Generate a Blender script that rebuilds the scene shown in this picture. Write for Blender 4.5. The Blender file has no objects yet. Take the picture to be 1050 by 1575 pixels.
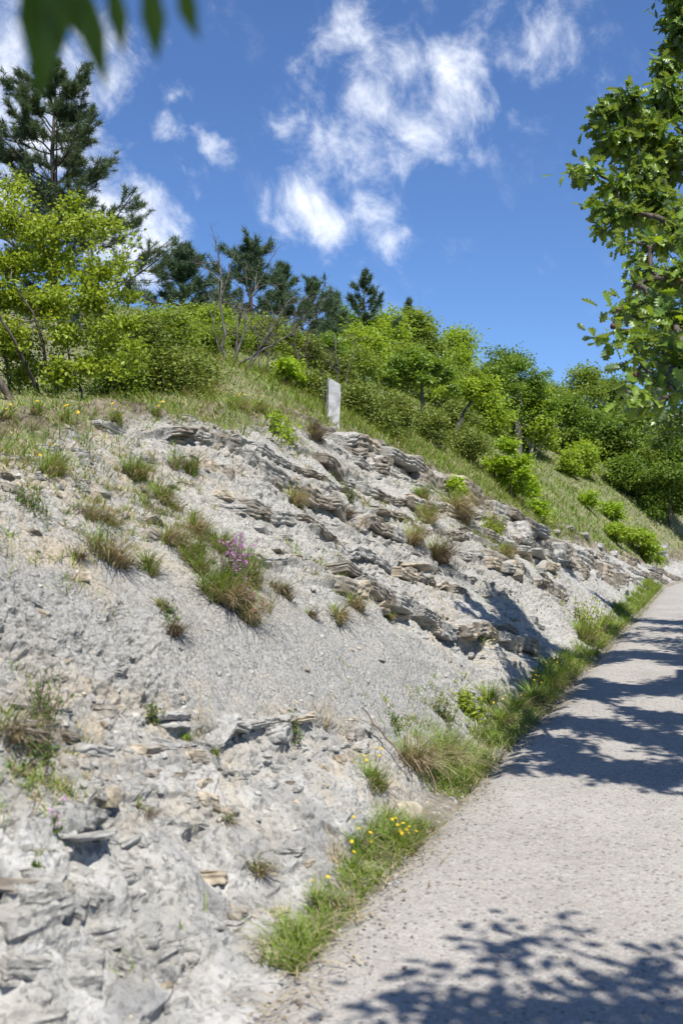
import bpy, math, random
import numpy as np
from mathutils import Vector
from mathutils.bvhtree import BVHTree
R = math.radians
scn = bpy.context.scene
COL = scn.collection
rng = np.random.default_rng(7)

# ------------------------------------------------------------------ camera, sky, sun
CAM = np.array([0.0, 0.0, 1.6]); PITCH = math.atan(52.5/1531)
cd = bpy.data.cameras.new('camera'); cam = bpy.data.objects.new('camera', cd); COL.objects.link(cam)
cam.location = CAM; cam.rotation_euler = (math.pi/2+PITCH, 0, 0)
cd.sensor_fit = 'VERTICAL'; cd.sensor_height = 36; cd.sensor_width = 24; cd.lens = 35
cd.clip_start = 0.05; cd.clip_end = 6000
cd.dof.use_dof = True; cd.dof.focus_distance = 13.0; cd.dof.aperture_fstop = 2.8
scn.camera = cam
scn.view_settings.view_transform = 'Standard'; scn.view_settings.look = 'None'
scn.view_settings.gamma = 1; scn.view_settings.exposure = 0.80
SUN_EL = 60; SUN_DIR = np.array([0.34, -0.94])
SUN_DIR = SUN_DIR/np.linalg.norm(SUN_DIR)
sv = Vector((SUN_DIR[0]*math.cos(R(SUN_EL)), SUN_DIR[1]*math.cos(R(SUN_EL)), math.sin(R(SUN_EL))))
sl = bpy.data.lights.new('sun', 'SUN'); so = bpy.data.objects.new('sun', sl); COL.objects.link(so)
sl.energy = 4.7; sl.angle = R(0.53); sl.color = (1.0, 0.95, 0.865)
so.rotation_euler = sv.to_track_quat('Z', 'Y').to_euler(); so.location = (5, -10, 30)

def ray(px, py):                     # direction through a point of the photograph, y = 1
    v = np.array([(px-525)/1531, 1, (787.5-py)/1531]); c, s = math.cos(PITCH), math.sin(PITCH)
    r = np.array([v[0], v[1]*c-v[2]*s, v[1]*s+v[2]*c]); return r/r[1]

wd = bpy.data.worlds.new('World'); scn.world = wd; wd.use_nodes = True
nt = wd.node_tree; nt.nodes.clear(); N = nt.nodes; L = nt.links
def wn(t, **k):
    n = N.new(t)
    for a, b in k.items(): setattr(n, a, b)
    return n
def wmath(op, a, b=None, c=None, clamp=False):
    n = N.new('ShaderNodeMath'); n.operation = op; n.use_clamp = clamp
    for i, v in enumerate((a, b, c)):
        if v is None: continue
        if isinstance(v, (int, float)): n.inputs[i].default_value = v
        else: L.new(v, n.inputs[i])
    return n.outputs[0]
sky = wn('ShaderNodeTexSky', sky_type='NISHITA', sun_disc=False)
sky.sun_elevation = R(SUN_EL); sky.sun_rotation = math.atan2(SUN_DIR[0], SUN_DIR[1])
sky.altitude = 900; sky.air_density = 1.0; sky.dust_density = 0.25; sky.ozone_density = 2.5
tint = wn('ShaderNodeMix', data_type='RGBA', blend_type='MULTIPLY'); tint.inputs[0].default_value = 1
L.new(sky.outputs[0], tint.inputs[6]); tint.inputs[7].default_value = (0.66, 0.84, 1.10, 1)
tc = wn('ShaderNodeTexCoord')
CL = [(540,230,50,.9),(700,100,60,.8),(560,45,45,1),(520,90,45,.8),(600,110,70,1),(680,125,70,1),(640,180,70,1),(560,155,60,1),(730,170,40,.7),(490,125,40,.7),(445,190,32,.6),
 (650,220,42,.7),(505,250,48,1),(490,300,62,1.1),(540,340,62,1.1),(465,345,50,.9),(425,375,32,.7),(580,370,42,.9),(555,405,28,.6),(830,75,60,1),(775,95,42,.9),
 (880,50,38,.6),(740,35,45,.6),(800,215,38,.5),(735,235,34,.5),(945,118,26,.65),(275,150,32,.95),(282,200,27,.9),(335,225,24,.8),(318,280,27,.85),(328,312,18,.8),
 (20,130,85,1.1),(70,200,95,1.2),(150,70,60,.8),(175,145,60,1),(200,60,40,.7),(120,240,85,1.2),(210,250,32,.6),(200,340,62,1.3),(225,375,52,1.3),(210,425,45,1.1),(20,30,60,.6),(0,260,90,1.1),(850,15,50,.4),(620,20,60,.4)]
warp = wn('ShaderNodeTexNoise'); warp.inputs['Scale'].default_value = 8; warp.inputs['Detail'].default_value = 8; warp.inputs['Roughness'].default_value = 0.62
L.new(tc.outputs['Generated'], warp.inputs['Vector'])
wsub = wn('ShaderNodeVectorMath', operation='SUBTRACT'); L.new(warp.outputs['Color'], wsub.inputs[0]); wsub.inputs[1].default_value = (.5, .5, .5)
wmad = wn('ShaderNodeVectorMath', operation='MULTIPLY_ADD'); L.new(wsub.outputs[0], wmad.inputs[0]); wmad.inputs[1].default_value = (.13, .13, .13)
L.new(tc.outputs['Generated'], wmad.inputs[2])
acc = None
for (px, py, r, w) in CL:
    d = ray(px, py); d = d/np.linalg.norm(d)
    dn = wn('ShaderNodeVectorMath', operation='DISTANCE'); L.new(wmad.outputs[0], dn.inputs[0]); dn.inputs[1].default_value = tuple(d)
    m = wmath('MULTIPLY_ADD', dn.outputs['Value'], -w/(r*1.7/1531), w, clamp=False)
    m = wmath('MAXIMUM', m, 0.0)
    acc = m if acc is None else wmath('SMOOTH_MAX', acc, m, 0.25)
cn = wn('ShaderNodeTexNoise'); cn.inputs['Scale'].default_value = 17; cn.inputs['Detail'].default_value = 12; cn.inputs['Roughness'].default_value = 0.64
cn.inputs['Distortion'].default_value = 0.35
mp = wn('ShaderNodeMapping'); mp.inputs['Rotation'].default_value = (0, R(-52), 0); mp2 = wn('ShaderNodeMapping'); mp2.inputs['Scale'].default_value = (1, 1, 1.3)
L.new(tc.outputs['Generated'], mp.inputs['Vector']); L.new(mp.outputs[0], mp2.inputs['Vector']); L.new(mp2.outputs[0], cn.inputs['Vector'])
den = wmath('MULTIPLY_ADD', cn.outputs['Fac'], 3.0, -1.66)
den = wmath('ADD', den, wmath('MULTIPLY', acc, 1.15))
den = wmath('MULTIPLY', den, wmath('MULTIPLY', acc, 3.0, clamp=True))
mr = wn('ShaderNodeMapRange', interpolation_type='SMOOTHSTEP'); L.new(den, mr.inputs[0]); mr.inputs[1].default_value = 0.10; mr.inputs[2].default_value = 1.65; mr.inputs[4].default_value = .95
cmix = wn('ShaderNodeMix', data_type='RGBA'); L.new(mr.outputs[0], cmix.inputs[0]); L.new(tint.outputs[2], cmix.inputs[6])
cmix.inputs[7].default_value = (8.4, 8.7, 9.3, 1)
bg = wn('ShaderNodeBackground'); bg.inputs[1].default_value = 0.085
L.new(cmix.outputs[2], bg.inputs[0]); ow = wn('ShaderNodeOutputWorld'); L.new(bg.outputs[0], ow.inputs[0])

# ------------------------------------------------------------------ numeric noise
def h2(ix, iy, seed=0):
    ix = ix.astype(np.int64); iy = iy.astype(np.int64)
    h = (ix*374761393 + iy*668265263 + seed*1274126177) & 0xffffffff
    h = ((h ^ (h >> 13))*1274126177) & 0xffffffff
    h = ((h ^ (h >> 15))*2246822519) & 0xffffffff
    h = h ^ (h >> 16)
    return (h & 0xffffff).astype(np.float32)/np.float32(0xffffff)
def vn(x, y, seed=0):                # value noise in -1..1
    fx = np.floor(x); fy = np.floor(y); u = x-fx; v = y-fy
    u = u*u*(3-2*u); v = v*v*(3-2*v)
    a = h2(fx, fy, seed); b = h2(fx+1, fy, seed); c = h2(fx, fy+1, seed); d = h2(fx+1, fy+1, seed)
    return ((a*(1-u)+b*u)*(1-v)+(c*(1-u)+d*u)*v)*2-1
def fbm(x, y, o=4, seed=0, g=.5):
    s = 0; a = 1; t = 0
    for i in range(o):
        s = s+a*vn(x+i*17.3, y-i*9.1, seed+i); t += a; a *= g; x = x*2.03; y = y*2.03
    return s/t
def vor(x, y, seed=0):
    fx = np.floor(x); fy = np.floor(y); f1 = np.full(x.shape, 9., np.float32); f2 = f1.copy(); cid = np.zeros(x.shape, np.float32)
    for i in (-1, 0, 1):
        for j in (-1, 0, 1):
            cx = fx+i; cy = fy+j
            d = np.hypot(cx+.1+.8*h2(cx, cy, seed)-x, cy+.1+.8*h2(cx, cy, seed+5)-y)
            k = h2(cx, cy, seed+9); near = d < f1
            f2 = np.where(near, f1, np.minimum(f2, d)); cid = np.where(near, k, cid); f1 = np.where(near, d, f1)
    return f1, f2, cid
def facet(x, y, seed, tilt=1.2, soft=.12):
    fx = np.floor(x); fy = np.floor(y); f1 = np.full(x.shape, 9., np.float32); o = np.zeros(x.shape, np.float32); f2 = f1.copy(); o2 = o.copy()
    for i in (-1, 0, 1):
        for j in (-1, 0, 1):
            cx = fx+i; cy = fy+j; dx = x-(cx+.1+.8*h2(cx, cy, seed)); dy = y-(cy+.1+.8*h2(cx, cy, seed+5)); d = np.abs(dx)+np.abs(dy)*.8+.3*np.hypot(dx, dy)
            v = h2(cx, cy, seed+9)-.5+tilt*((h2(cx, cy, seed+2)-.5)*dx+(h2(cx, cy, seed+3)-.5)*dy); near = d < f1; mid = (d < f2) & ~near
            o2 = np.where(near, o, np.where(mid, v, o2)); f2 = np.where(near, f1, np.where(mid, d, f2)); o = np.where(near, v, o); f1 = np.where(near, d, f1)
    w = .5*(1-sst(0, soft, f2-f1)); return o*(1-w)+o2*w, f2-f1
def sst(a, b, x):
    t = np.clip((x-a)/(b-a), 0, 1); return t*t*(3-2*t)

# ------------------------------------------------------------------ terrain in road coordinates (s along the edge, t up the bank)
P0 = np.array([-.29, 3.3]); U0 = np.array([.339, .941]); U0 = U0/np.linalg.norm(U0)
A0 = math.atan2(U0[0], U0[1]); SB = 37.0; RC = 42.0; AMAX = R(78)
def frame(s):
    s = np.asarray(s, float); a = A0+np.clip((s-SB)/RC, 0, AMAX)
    st = np.minimum(s, SB); x = P0[0]+U0[0]*st; y = P0[1]+U0[1]*st
    x = x+RC*(np.cos(A0)-np.cos(a)); y = y+RC*(np.sin(a)-np.sin(A0))
    ex = np.maximum(s-SB-RC*AMAX, 0); x = x+np.sin(a)*ex; y = y+np.cos(a)*ex
    return x, y, a
def XY(s, t):
    x, y, a = frame(s); return x-np.cos(a)*t, y+np.sin(a)*t
HS = [-40, -6, 0, 2.4, 3.4, 5.4, 9, 12.6, 17.8, 21.6, 29.7, 40.8, 50, 60, 200]
HV = [2.0, 2.0, 2.25, 2.37, 2.6, 2.85, 3.3, 3.66, 2.9, 2.24, 1.6, .85, .9, 1.1, 1.4]
VG = .25; BK = .9
def crest(s): return np.interp(s, HS, HV)
def zf(s, t):
    H = crest(s)+0.08*np.sin(s*1.7)+.05*np.sin(s*4.1); tcr = VG+H/BK
    k1 = np.interp(s, [4, 9, 17, 24, 60], [.12, .30, .86, 1., 1.])
    u = t-tcr
    W = np.interp(s, [14, 25, 40, 60], [3.2, 5.6, 8., 9.]); k2 = np.interp(s, [0, 20, 60], [.10, .12, .14])
    hill = H+k1*W*(1-np.exp(-u/W*1.15))*1.12+k2*np.maximum(u-W*.8, 0)
    hill = hill+.35*vn(s*.16, t*.16, 3)*sst(1, 6, u)+.12*vn(s*.5, t*.5, 4)*sst(.5, 2, u)
    bank = np.maximum(BK*(t-VG), 0)
    return np.where(u > 0, hill, bank)-.03*sst(0, -.3, t)

def mesh(name, parts, mats=None, parent=None, smooth=False, attrs=None):
    vs = []; loops = []; sizes = []; mi = []; off = 0
    for p in parts:
        v, f = p[0], np.asarray(p[1]); m = p[2] if len(p) > 2 else 0
        vs.append(np.asarray(v, np.float32)); loops.append((f+off).ravel()); sizes.append(np.full(len(f), f.shape[1])); mi.append(np.full(len(f), m)); off += len(v)
    vs = np.concatenate(vs); loops = np.concatenate(loops).astype(np.int32); sizes = np.concatenate(sizes).astype(np.int32); mi = np.concatenate(mi).astype(np.int32)
    me = bpy.data.meshes.new(name); me.vertices.add(len(vs)); me.vertices.foreach_set('co', vs.ravel())
    me.loops.add(len(loops)); me.loops.foreach_set('vertex_index', loops)
    me.polygons.add(len(sizes)); st = np.concatenate([[0], np.cumsum(sizes)[:-1]]).astype(np.int32)
    me.polygons.foreach_set('loop_start', st); me.polygons.foreach_set('loop_total', sizes); me.polygons.foreach_set('material_index', mi)
    me.polygons.foreach_set('use_smooth', np.full(len(sizes), smooth))
    me.update(calc_edges=True)
    for k, a in (attrs or {}).items():
        at = me.attributes.new(k, 'FLOAT', 'POINT'); at.data.foreach_set('value', np.asarray(a, np.float32).ravel())
    for m in (mats if isinstance(mats, (list, tuple)) else [mats]): me.materials.append(m)
    o = bpy.data.objects.new(name, me); COL.objects.link(o)
    if parent is not None: o.parent = parent
    return o
def grid_faces(nr, nc):
    i = np.arange((nr-1)*(nc-1)); r = i//(nc-1); c = i % (nc-1); a = r*nc+c
    return np.stack([a, a+1, a+nc+1, a+nc], 1)
def tag(o, label, cat, group=None, kind=None):
    if label: o['label'] = label
    if cat: o['category'] = cat
    if group: o['group'] = group
    o['kind'] = kind or 'thing'
    return o
def empty(name, loc, label, cat, group=None, rz=0):
    o = bpy.data.objects.new(name, None); o.empty_display_size = .1; COL.objects.link(o); o.location = tuple(loc); o.rotation_euler[2] = rz
    return tag(o, label, cat, group)

# ------------------------------------------------------------------ materials
def mat(name):
    m = bpy.data.materials.new(name); m.use_nodes = True; m.node_tree.nodes.clear(); return m, m.node_tree
def nd(t, ty, ins=None, **k):
    n = t.nodes.new(ty)
    for a, b in k.items(): setattr(n, a, b)
    for a, b in (ins or {}).items():
        if isinstance(b, bpy.types.NodeSocket): t.links.new(b, n.inputs[a])
        else: n.inputs[a].default_value = b
    return n
def mth(t, op, a, b=0., clamp=False): return nd(t, 'ShaderNodeMath', {0: a, 1: b}, operation=op, use_clamp=clamp).outputs[0]
def mixc(t, f, a, b, bt='MIX'):
    a = (*a, 1) if isinstance(a, tuple) and len(a) == 3 else a; b = (*b, 1) if isinstance(b, tuple) and len(b) == 3 else b
    return nd(t, 'ShaderNodeMix', {0: f, 6: a, 7: b}, data_type='RGBA', blend_type=bt).outputs[2]
def noise(t, co, sc, det=4, ro=.55, dist=0): return nd(t, 'ShaderNodeTexNoise', {'Vector': co, 'Scale': sc, 'Detail': det, 'Roughness': ro, 'Distortion': dist}).outputs['Fac']
def ramp(t, x, a, b, lo=0., hi=1.): return nd(t, 'ShaderNodeMapRange', {0: x, 1: a, 2: b, 3: lo, 4: hi}, interpolation_type='SMOOTHSTEP').outputs[0]
def attr(t, n): return nd(t, 'ShaderNodeAttribute', attribute_name=n).outputs['Fac']
def geo(t): return nd(t, 'ShaderNodeNewGeometry')

def leaf_mat(name, c1, c2, trans=.35, rough=.5, spec=.3, tcol=None, back=None):
    m, t = mat(name); g = geo(t); r = g.outputs['Random Per Island']
    n = ramp(t, noise(t, g.outputs['Position'], 1.6, 2), .35, .65)
    f = mth(t, 'ADD', mth(t, 'MULTIPLY', r, .6), mth(t, 'MULTIPLY', n, .4), True)
    c = mixc(t, f, c1, c2)
    if back: c = mixc(t, g.outputs['Backfacing'], c, back)
    p = nd(t, 'ShaderNodeBsdfPrincipled', {'Base Color': c, 'Roughness': rough, 'Specular IOR Level': spec})
    tc_ = mixc(t, 1.0, c, tcol or (1.25, 1.15, .45), 'MULTIPLY')
    tr = nd(t, 'ShaderNodeBsdfTranslucent', {'Color': tc_})
    mx = nd(t, 'ShaderNodeMixShader', {0: trans, 1: p.outputs[0], 2: tr.outputs[0]})
    nd(t, 'ShaderNodeOutputMaterial', {0: mx.outputs[0]}); return m
def bark_mat(name, c1, c2, sc=18):
    m, t = mat(name); g = geo(t)
    n = noise(t, nd(t, 'ShaderNodeMapping', {0: g.outputs['Position'], 3: (1, 1, .25)}).outputs[0], sc, 5, .65)
    c = mixc(t, ramp(t, n, .35, .68), c1, c2)
    b = nd(t, 'ShaderNodeBump', {'Height': n, 'Strength': .8, 'Distance': .01})
    p = nd(t, 'ShaderNodeBsdfPrincipled', {'Base Color': c, 'Roughness': .85, 'Normal': b.outputs[0], 'Specular IOR Level': .2})
    nd(t, 'ShaderNodeOutputMaterial', {0: p.outputs[0]}); return m
def plain(name, c1, c2, sc=30, rough=.8, bump=.3, bd=.003, ink=None):
    m, t = mat(name); g = geo(t); n = noise(t, g.outputs['Position'], sc, 6, .6)
    c = mixc(t, ramp(t, n, .32, .68), c1, c2)
    b = nd(t, 'ShaderNodeBump', {'Height': n, 'Strength': bump, 'Distance': bd})
    p = nd(t, 'ShaderNodeBsdfPrincipled', {'Base Color': c, 'Roughness': rough, 'Normal': b.outputs[0], 'Specular IOR Level': .25})
    nd(t, 'ShaderNodeOutputMaterial', {0: p.outputs[0]}); return m

def bank_material():
    m, t = mat('grey_marl'); g = geo(t); P = g.outputs['Position']
    hard = attr(t, 'hard'); tan = attr(t, 'tan'); solid = attr(t, 'solid'); pit = attr(t, 'pit'); bed = attr(t, 'bed'); soil = attr(t, 'soil')
    big = noise(t, P, .9, 4, .6); mid = noise(t, P, 5, 6, .65); fine = noise(t, P, 45, 6, .7); grit = noise(t, P, 190, 3, .6)
    c = mixc(t, ramp(t, big, .35, .65), (.245, .240, .226), (.335, .325, .300))
    c = mixc(t, ramp(t, mid, .42, .7, 0, .5), c, (.42, .41, .385))
    c = mixc(t, ramp(t, mid, .48, .28, 0, .5), c, (.20, .20, .197))
    # fragments of differing tone
    v = nd(t, 'ShaderNodeTexVoronoi', {'Vector': P, 'Scale': 48.}); vr = nd(t, 'ShaderNodeSeparateColor', {0: v.outputs['Color']}).outputs[0]
    c = mixc(t, mth(t, 'MULTIPLY', ramp(t, vr, .55, .95), mth(t, 'SUBTRACT', .75, mth(t, 'MULTIPLY', solid, .6))), c, (.43, .42, .39))
    c = mixc(t, mth(t, 'MULTIPLY', ramp(t, vr, .28, .05), .5), c, (.15, .152, .15))
    c = mixc(t, mth(t, 'MULTIPLY', ramp(t, fine, .38, .7), .35), c, (.45, .44, .41))
    # thin bedding bands, tilted with the strata
    bn = noise(t, nd(t, 'ShaderNodeCombineXYZ', {0: mth(t, 'MULTIPLY', bed, 15.), 1: mth(t, 'MULTIPLY', big, 2.), 2: 0.}).outputs[0], 1., 4, .7)
    c = mixc(t, mth(t, 'MULTIPLY', ramp(t, bn, .5, .72), .45), c, (.25, .247, .235))
    c = mixc(t, mth(t, 'MULTIPLY', pit, ramp(t, mid, .2, .6, .55, .9)), c, mixc(t, ramp(t, fine, .35, .65), (.19, .19, .184), (.33, .325, .31)))
    # weathered ochre and hard brown beds
    ocn = noise(t, P, 2.6, 6, .68, .6)
    oc = mth(t, 'MULTIPLY', ramp(t, ocn, .42, .62), mth(t, 'ADD', mth(t, 'MULTIPLY', tan, .95), .13), True)
    c = mixc(t, mth(t, 'MULTIPLY', oc, .85), c, mixc(t, ramp(t, fine, .3, .7), (.34, .27, .18), (.48, .42, .32)))
    hc = mixc(t, ramp(t, noise(t, P, 9, 6, .7), .35, .65), (.17, .145, .115), (.36, .325, .27))
    c = mixc(t, mth(t, 'MULTIPLY', hard, ramp(t, mid, .3, .55, .45, .95)), c, hc)
    c = mixc(t, mth(t, 'MULTIPLY', solid, ramp(t, noise(t, nd(t, 'ShaderNodeMapping', {0: P, 3: (1, 1, .3)}).outputs[0], 3.5, 6, .6, .4), .45, .62, 0, .8)), c, (.52, .51, .485))
    c = mixc(t, mth(t, 'MULTIPLY', solid, ramp(t, noise(t, P, 2.4, 5, .55, .5), .52, .62, 0, .65)), c, (.235, .235, .235))
    c = mixc(t, mth(t, 'MULTIPLY', ramp(t, vr, .30, .08), .45), c, (.15, .148, .14))
    c = mixc(t, soil, c, mixc(t, ramp(t, mid, .35, .6), (.10, .085, .055), (.22, .19, .14)))
    h = mth(t, 'ADD', mth(t, 'MULTIPLY', fine, .9), mth(t, 'MULTIPLY', grit, .6))
    h = mth(t, 'ADD', h, mth(t, 'MULTIPLY', v.outputs['Distance'], mth(t, 'SUBTRACT', mth(t, 'MULTIPLY', solid, .35), mth(t, 'ADD', .45, mth(t, 'MULTIPLY', pit, .9)))))
    b = nd(t, 'ShaderNodeBump', {'Height': h, 'Strength': .9, 'Distance': .016})
    p = nd(t, 'ShaderNodeBsdfPrincipled', {'Base Color': c, 'Roughness': .92, 'Normal': b.outputs[0], 'Specular IOR Level': .15})
    nd(t, 'ShaderNodeOutputMaterial', {0: p.outputs[0]}); return m
def road_material():
    m, t = mat('worn_asphalt'); P = geo(t).outputs['Position']
    v = nd(t, 'ShaderNodeTexVoronoi', {'Vector': P, 'Scale': 62.}); vs = nd(t, 'ShaderNodeSeparateColor', {0: v.outputs['Color']})
    v2 = nd(t, 'ShaderNodeTexVoronoi', {'Vector': P, 'Scale': 130.}); vs2 = nd(t, 'ShaderNodeSeparateColor', {0: v2.outputs['Color']})
    big = noise(t, P, .7, 5, .6); mid = noise(t, P, 7, 5, .65); tracks = noise(t, P, 2.2, 6, .7)
    c = mixc(t, ramp(t, big, .3, .7), (.258, .243, .222), (.325, .308, .283))
    c = mixc(t, ramp(t, vs.outputs[0], .3, 1.0, 0, .42), c, (.44, .42, .39))
    c = mixc(t, ramp(t, vs2.outputs[1], .35, .0, 0, .7), c, (.19, .175, .158))
    c = mixc(t, ramp(t, vs.outputs[2], .12, .0, 0, .85), c, (.10, .093, .085))
    c = mixc(t, ramp(t, vs.outputs[1], .93, 1., 0, .7), c, (.33, .27, .22))
    c = mixc(t, ramp(t, mid, .5, .72, 0, .4), c, (.21, .195, .178))
    c = mixc(t, ramp(t, tracks, .55, .72, 0, .35), c, (.42, .395, .36))
    c = mixc(t, ramp(t, noise(t, P, 1.6, 8, .75, .8), .56, .68, 0, .45), c, (.17, .16, .148))
    h = mth(t, 'ADD', mth(t, 'MULTIPLY', v.outputs['Distance'], -1.), mth(t, 'ADD', mth(t, 'MULTIPLY', v2.outputs['Distance'], -.5), mth(t, 'MULTIPLY', mid, .8)))
    b = nd(t, 'ShaderNodeBump', {'Height': h, 'Strength': .8, 'Distance': .006})
    p = nd(t, 'ShaderNodeBsdfPrincipled', {'Base Color': c, 'Roughness': .85, 'Normal': b.outputs[0], 'Specular IOR Level': .25})
    nd(t, 'ShaderNodeOutputMaterial', {0: p.outputs[0]}); return m
def soil_material():
    m, t = mat('grassy_soil'); P = geo(t).outputs['Position']
    a = noise(t, P, 1.3, 5, .6); b_ = noise(t, P, 14, 5, .65)
    c = mixc(t, ramp(t, a, .4, .6), (.075, .095, .03), (.16, .16, .075))
    c = mixc(t, ramp(t, b_, .45, .7), c, (.24, .21, .14))
    b = nd(t, 'ShaderNodeBump', {'Height': b_, 'Strength': .8, 'Distance': .05})
    p = nd(t, 'ShaderNodeBsdfPrincipled', {'Base Color': c, 'Roughness': .95, 'Normal': b.outputs[0]})
    nd(t, 'ShaderNodeOutputMaterial', {0: p.outputs[0]}); return m
M = dict(bank=bank_material(), road=road_material(), soil=soil_material(),
    stone_grey=plain('pale_limestone', (.20, .197, .185), (.37, .36, .335), 14, .9, .8, .012),
    stone_tan=plain('ochre_sandstone', (.22, .18, .13), (.42, .37, .29), 10, .9, .8, .012),
    stone_brown=plain('brown_sandstone', (.12, .10, .08), (.285, .26, .22), 9, .9, .9, .015),
    post=plain('weathered_concrete', (.26, .26, .265), (.42, .42, .43), 9, .85, .5, .006),
    bark=bark_mat('dark_bark', (.045, .036, .028), (.13, .11, .09)),
    bark_pale=bark_mat('silvery_dead_wood', (.20, .18, .16), (.46, .43, .39)),
    bark_dead=bark_mat('grey_dead_bark', (.05, .045, .04), (.19, .175, .16)),
    twig=bark_mat('brown_twig', (.08, .055, .035), (.20, .15, .10)),
    pine=leaf_mat('pine_needles', (.045, .078, .036), (.10, .14, .065), .22, .5, .3),
    pine_far=leaf_mat('distant_pine_needles', (.045, .085, .045), (.10, .15, .075), .25, .6, .25),
    bushleaf=leaf_mat('spring_green_leaf', (.18, .26, .02), (.34, .42, .045), .45, .45, .35),
    oak=leaf_mat('oak_leaf', (.11, .21, .03), (.24, .36, .05), .5, .36, .55, (1.5, 1.25, .35), (.12, .19, .08)),
    oakyoung=leaf_mat('young_oak_leaf', (.12, .21, .035), (.22, .33, .06), .4, .45, .4),
    wood1=leaf_mat('bright_forest_leaf', (.20, .31, .03), (.34, .45, .07), .5, .5, .3),
    wood2=leaf_mat('mid_forest_leaf', (.15, .23, .04), (.26, .34, .07), .48, .5, .3),
    wood3=leaf_mat('deep_forest_leaf', (.095, .175, .028), (.19, .28, .05), .45, .5, .3),
    scrub=leaf_mat('olive_scrub_leaf', (.12, .165, .04), (.235, .285, .07), .3, .6, .2),
    lime=leaf_mat('lime_leaf', (.20, .33, .02), (.33, .46, .04), .45, .45, .3),
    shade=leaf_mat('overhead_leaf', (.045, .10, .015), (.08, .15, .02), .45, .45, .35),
    grass=leaf_mat('green_grass', (.10, .18, .025), (.24, .33, .06), .35, .5, .3),
    verge=leaf_mat('lush_verge_grass', (.10, .17, .022), (.22, .30, .05), .4, .45, .35),
    straw=leaf_mat('dry_straw', (.26, .205, .12), (.48, .41, .26), .25, .6, .2, (1.1, 1., .7)),
    brown=leaf_mat('brown_thatch', (.13, .095, .06), (.27, .21, .145), .15, .7, .15, (1.1, 1., .7)),
    herb=leaf_mat('herb_leaf', (.06, .12, .025), (.14, .22, .05), .35, .5, .3),
    yellow=leaf_mat('yellow_petal', (.66, .44, .01), (.75, .56, .03), .3, .5, .2, (1, 1, .6)),
    purple=leaf_mat('purple_petal', (.44, .18, .40), (.60, .33, .55), .3, .5, .2, (1, 1, 1)),
    pink=leaf_mat('pink_petal', (.60, .16, .24), (.70, .30, .42), .3, .5, .2, (1, 1, 1)),
    gall=plain('gall_brown', (.07, .028, .018), (.11, .045, .03), 30, .6))

# ------------------------------------------------------------------ setting: ground, road, hillside, bank
n = 24; q = 2600.
gx = np.linspace(-q, q, n); X, Y = np.meshgrid(gx, gx)
tag(mesh('ground', [(np.stack([X.ravel(), Y.ravel(), np.full(X.size, -.6)], 1), grid_faces(n, n))], M['soil']), 'grassy ground around the lane', 'ground', kind='structure')
# land right of the road
ss = np.linspace(-30, 100, 261); tt = np.concatenate([np.linspace(-22, -4.3, 30), [-4.2, -4., -2, 0, .2]])
S, T = np.meshgrid(ss, tt); x, y = XY(S, T)
z = -.05-.45*sst(-4.2, -20, T)+.05*vn(S*.8, T*.8, 1)*sst(-4.1, -5, T)
tag(mesh('verge_ground', [(np.stack([x.ravel(), y.ravel(), z.ravel()], 1), grid_faces(*S.shape))], M['soil'], smooth=True), 'soil ground beside and below the lane', 'ground', kind='structure')
ss = np.concatenate([np.arange(-12, 20, .06), np.arange(20, 95, .3)])
tt = np.linspace(0, 1, 25); S, T = np.meshgrid(ss, tt)
eL = .05*fbm(ss*1.1, ss*0, 3, 11)+.03*vn(ss*5, ss*0, 12)-.02+np.interp(ss, [-8, .2, 2, 8, 14, 25], [.17, .14, .12, .11, .05, 0]); eR = -4.0+.08*fbm(ss*.8, ss*0+7, 3, 13)
TT = eR+(eL-eR)*T; x, y = XY(S, TT); z = .006*vn(S*.9, TT*.9, 5)+.004*vn(S*2.5, TT*2.5, 6)+0*S
edge = np.minimum(T, 1-T) < 1e-6; z = np.where(edge, -.06, z)
tag(mesh('road', [(np.stack([x.ravel(), y.ravel(), z.ravel()], 1), grid_faces(*S.shape))], M['road'], smooth=True), 'worn pale chip-surfaced country lane', 'road', kind='structure')
# hillside behind the crest
ss = np.concatenate([np.arange(-22, 10, .5), np.arange(10, 60, .35), np.arange(60, 110, 1.)]); uu = np.concatenate([np.linspace(-.45, 9, 50), np.linspace(9.4, 75, 70)])
S, Uu = np.meshgrid(ss, uu); TT = VG+crest(S)/BK+Uu; x, y = XY(S, TT); z = zf(S, TT)-.05-.25*sst(.2, -.4, Uu)
hill_v = np.stack([x.ravel(), y.ravel(), z.ravel()], 1); hill_f = grid_faces(*S.shape)
tag(mesh('hillside', [(hill_v, hill_f)], M['soil'], smooth=True), 'steep grassy hillside above the bank', 'hillside', kind='structure')

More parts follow.
